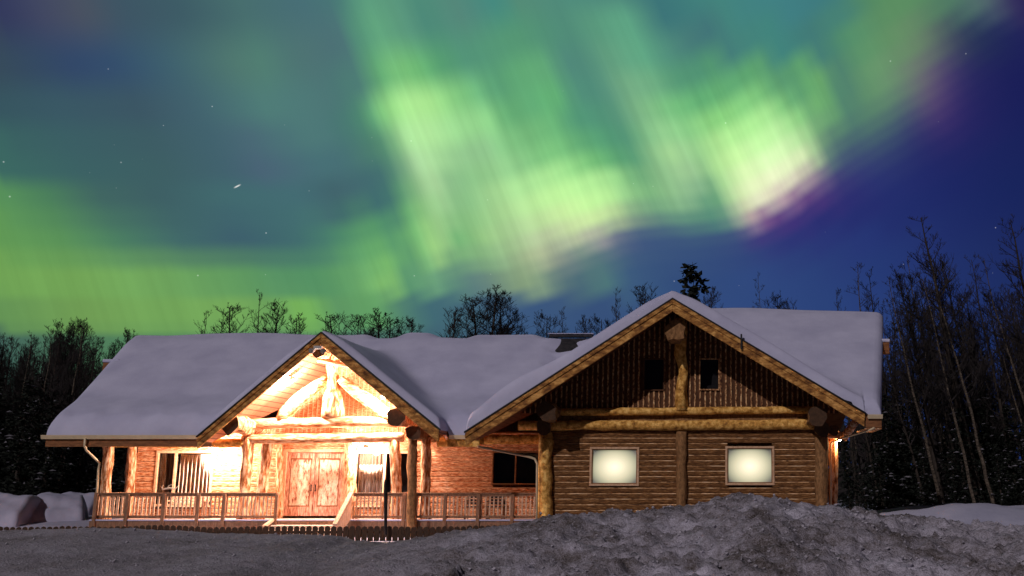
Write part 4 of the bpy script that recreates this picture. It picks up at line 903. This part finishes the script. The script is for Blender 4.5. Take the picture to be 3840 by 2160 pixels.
# treetops above the long left roof, one by one from left to right
T = [(510, 792, 64, 'bare0', 'small bare treetop left of the pair above the left roof', .8), (600, 785, 66, 'bushy0', 'round-topped bare tree left of the tall pointed one above the left roof', .75),
 (652, 750, 62, 'bare1', 'tallest pointed bare treetop above the left roof', .8), (700, 782, 63, 'bushy1', 'wide bare tree just right of the tall pointed one', .8),
 (745, 812, 66, 'bushy2', 'low bare treetop left of the entrance peak', .7), (860, 790, 65, 'bushy0', 'bare treetop just right of the entrance peak', .9), (905, 800, 67, 'bushy1', 'second bare treetop right of the entrance peak', .9),
 (950, 785, 64, 'bushy2', 'bare treetop midway along the roof between the peaks, highest of its clump', .9), (990, 798, 66, 'bushy0', 'bare treetop right of the highest of the middle clump', .9), (1035, 806, 66, 'bushy1', 'last low treetop of the middle clump', .8),
 (1142, 780, 63, 'bushy1', 'bare round treetop left of the dense one above the middle roof', .8), (1245, 727, 60, 'bushy2', 'dense dark bare tree rising highest above the middle roof', 1.0), (1222, 745, 61, 'bushy0', 'bare tree merging with the dense dark one on its left side', .95), (1262, 752, 62, 'bushy1', 'bare tree merging with the dense dark one on its right side', .9),
 (1310, 800, 66, 'bare3', 'faint bare treetop just right of the dense dark tree', .8), (1375, 792, 64, 'bushy0', 'bare treetop left of the bare roof patch', .7), (1425, 772, 66, 'bare2', 'thin pointed treetop above the bare roof patch', .7), (1470, 800, 62, 'bushy2', 'small dense round treetop right above the bare roof patch', .6),
 (1548, 730, 62, 'bare4', 'slender bare tree at the foot of the right gable slope', .8), (1625, 725, 63, 'bushy1', 'wide bare crown left of the right gable peak', .8), (1520, 800, 64, 'bushy0', 'low bare crown left of the slender tree at the gable slope', .7),
 (1792, 728, 64, 'bushy2', 'low bare tree right against the spruce behind the gable', .6), (1905, 686, 62, 'birch0', 'thin leaning sapling top above the right roof', .6), (1935, 745, 66, 'bushy0', 'low twiggy crown right of the thin sapling', .6), (1985, 765, 66, 'bushy1', 'lowest twiggy crown above the right roof', .6),
 (2100, 742, 64, 'bare0', 'bare treetop near the right end of the roof', .7), (2150, 676, 60, 'birch1', 'leaning pair of thin stems above the right end of the roof', .9), (2190, 700, 61, 'bare3', 'bare tree right beside the leaning stems at the roof end', .9)]
for px, py, Y, k, lab, w_ in T:
    top_tree(k, px, py, Y, lab, lean=(-5 if px > 1880 else rn.uniform(-2, 2)), wide=w_*(1.55 if k[:2] == 'bu' else 1.15))
top_tree('talls', 1742, 652, 58, 'dark ragged spruce behind the peak of the right gable', name='spruce_tree', lean=-3, wide=1, rot=1)
# right forest: leaning trunks one can tell apart
top_tree('tall0', 2318, 556, 60, 'tallest bare tree with open crown right of the lodge, leaning left', lean=-10, rot=.8)
top_tree('tall1', 2545, 570, 58, 'tall bare tree cut by the right edge of the picture', lean=-9, rot=2.2)
top_tree('bare2', 2385, 655, 63, 'slender bare tree right of the tallest one', lean=-10); top_tree('bare4', 2450, 668, 62, 'bare tree between the slender one and the right edge', lean=-9)
for i, (px, py, Y, lab) in enumerate([(2345, 800, 57, 'pale birch with the brightest trunk, midway in the right wood'), (2232, 860, 55, 'speckled pale birch nearest the right end of the lodge'), (2311, 850, 56, 'thin pale birch between the two brightest ones'), (2480, 800, 58, 'pale birch in the right part of the wood')]):
    top_tree('birch%d' % (i % 3), px, py-140, Y, lab, lean=-12, name='birch_tree')
for i in range(66):
    px = 2110+rn.random()*640; Y = 58+rn.random()*22; e = 700+70*math.sin(px*.021)+rn.uniform(-10, 170)+(50 if px < 2210 else 0)
    if px < 2215: e = max(e, 775)
    k = rn.choice(['bare0', 'bare1', 'bare2', 'bare3', 'bare4', 'bushy0', 'bushy1', 'birch0', 'birch2'])
    top_tree(k, px, e, Y, 'bare leaning tree in the thick of the wood right of the lodge', 'bare trees of the right wood', lean=rn.uniform(-13, -7), wide=rn.uniform(.8, 1.1))
for i in range(110):
    px = -260+rn.random()*620; Y = 56+rn.random()*20; e = 862+22*math.sin(px*.03)+rn.uniform(-12, 60)
    if 175 < px < 235: e -= 22
    k = rn.choice(['bare0', 'bare1', 'bare2', 'bare3', 'bare4', 'bushy0', 'bushy1', 'bushy2'])
    top_tree(k, px, e, Y, 'bare tree in the thick of the dark wood left of the lodge', 'bare trees of the left wood', lean=rn.uniform(0, 4), wide=rn.uniform(.65, .95))
top_tree('birch1', 135, 840, 53, 'pale thin trunk left of the lodge, most visible of the left wood', lean=2.5, name='birch_tree'); top_tree('birch2', 70, 850, 55, 'thin pale trunk near the left edge of the picture', lean=2.5, name='birch_tree'); top_tree('birch0', 205, 820, 55, 'thin pale trunk right beside the left eave', lean=2, name='birch_tree')
for i in range(26):
    px = -200+rn.random()*560; Y = 52+rn.random()*9; x = (px-PX)/F*Y
    if Y < 55 and x > -27: Y += 4
    tree('spruce%d' % (i % 3), x, Y, rn.uniform(3.5, 7.0), 'snow-dusted young spruce at the foot of the left wood', 'young spruces below the left wood', lean=0, rot=rn.uniform(0, 6), name='young_spruce', wide=1.25)
for i in range(30):
    px = 2080+rn.random()*640; Y = 56+rn.random()*9; x = (px-PX)/F*Y
    tree('spruce%d' % (i % 3), x, Y, rn.uniform(3.0, 7.5), 'snow-dusted young spruce at the foot of the right wood', 'young spruces below the right wood', lean=-4, rot=rn.uniform(0, 6), name='young_spruce', wide=1.2)
# far wood behind everything, reads as one dark mass
fw = MB(); rn2 = random.Random(3)
for i in range(420):
    x = rn2.uniform(-75, 45); y = rn2.uniform(80, 100); h = rn2.uniform(9, 12.5)
    if x > 8: h += 3
    a = rn2.uniform(-.04, .04); fw.tube([(x, y, 0), (x+a*h, y, h)], [.13, .02], 3, cap=False)
    for k in range(26):
        z = h*rn2.uniform(.15, 1); an_ = rn2.uniform(0, 6.28); L_ = rn2.uniform(.5, 2.2)*(1.25-z/h); q = Vector((x, y, z)); e_ = q+Vector((math.cos(an_)*L_, math.sin(an_)*L_*.7, L_*.6))
        fw.tube([q, e_], [.07, .015], 3, cap=False)
    if rn2.random() < .7:
        for k in range(40):
            z = rn2.uniform(0, 6); c_ = Vector((x+rn2.gauss(0, .9)*(1-z/8), y+rn2.gauss(0, .6), z)); e_ = Vector((rn2.uniform(-.6, .6), 0, rn2.uniform(-.3, .3))); g_ = Vector((rn2.uniform(-.3, .3), 0, .35))
            fw.add([c_-e_, c_-g_, c_+e_, c_+g_], [(0, 1, 2, 3)])
fo = fw.build('far_wood', M['twig']); tag(fo, 'far dark wood seen between the nearer trunks', 'wood', kind='stuff')
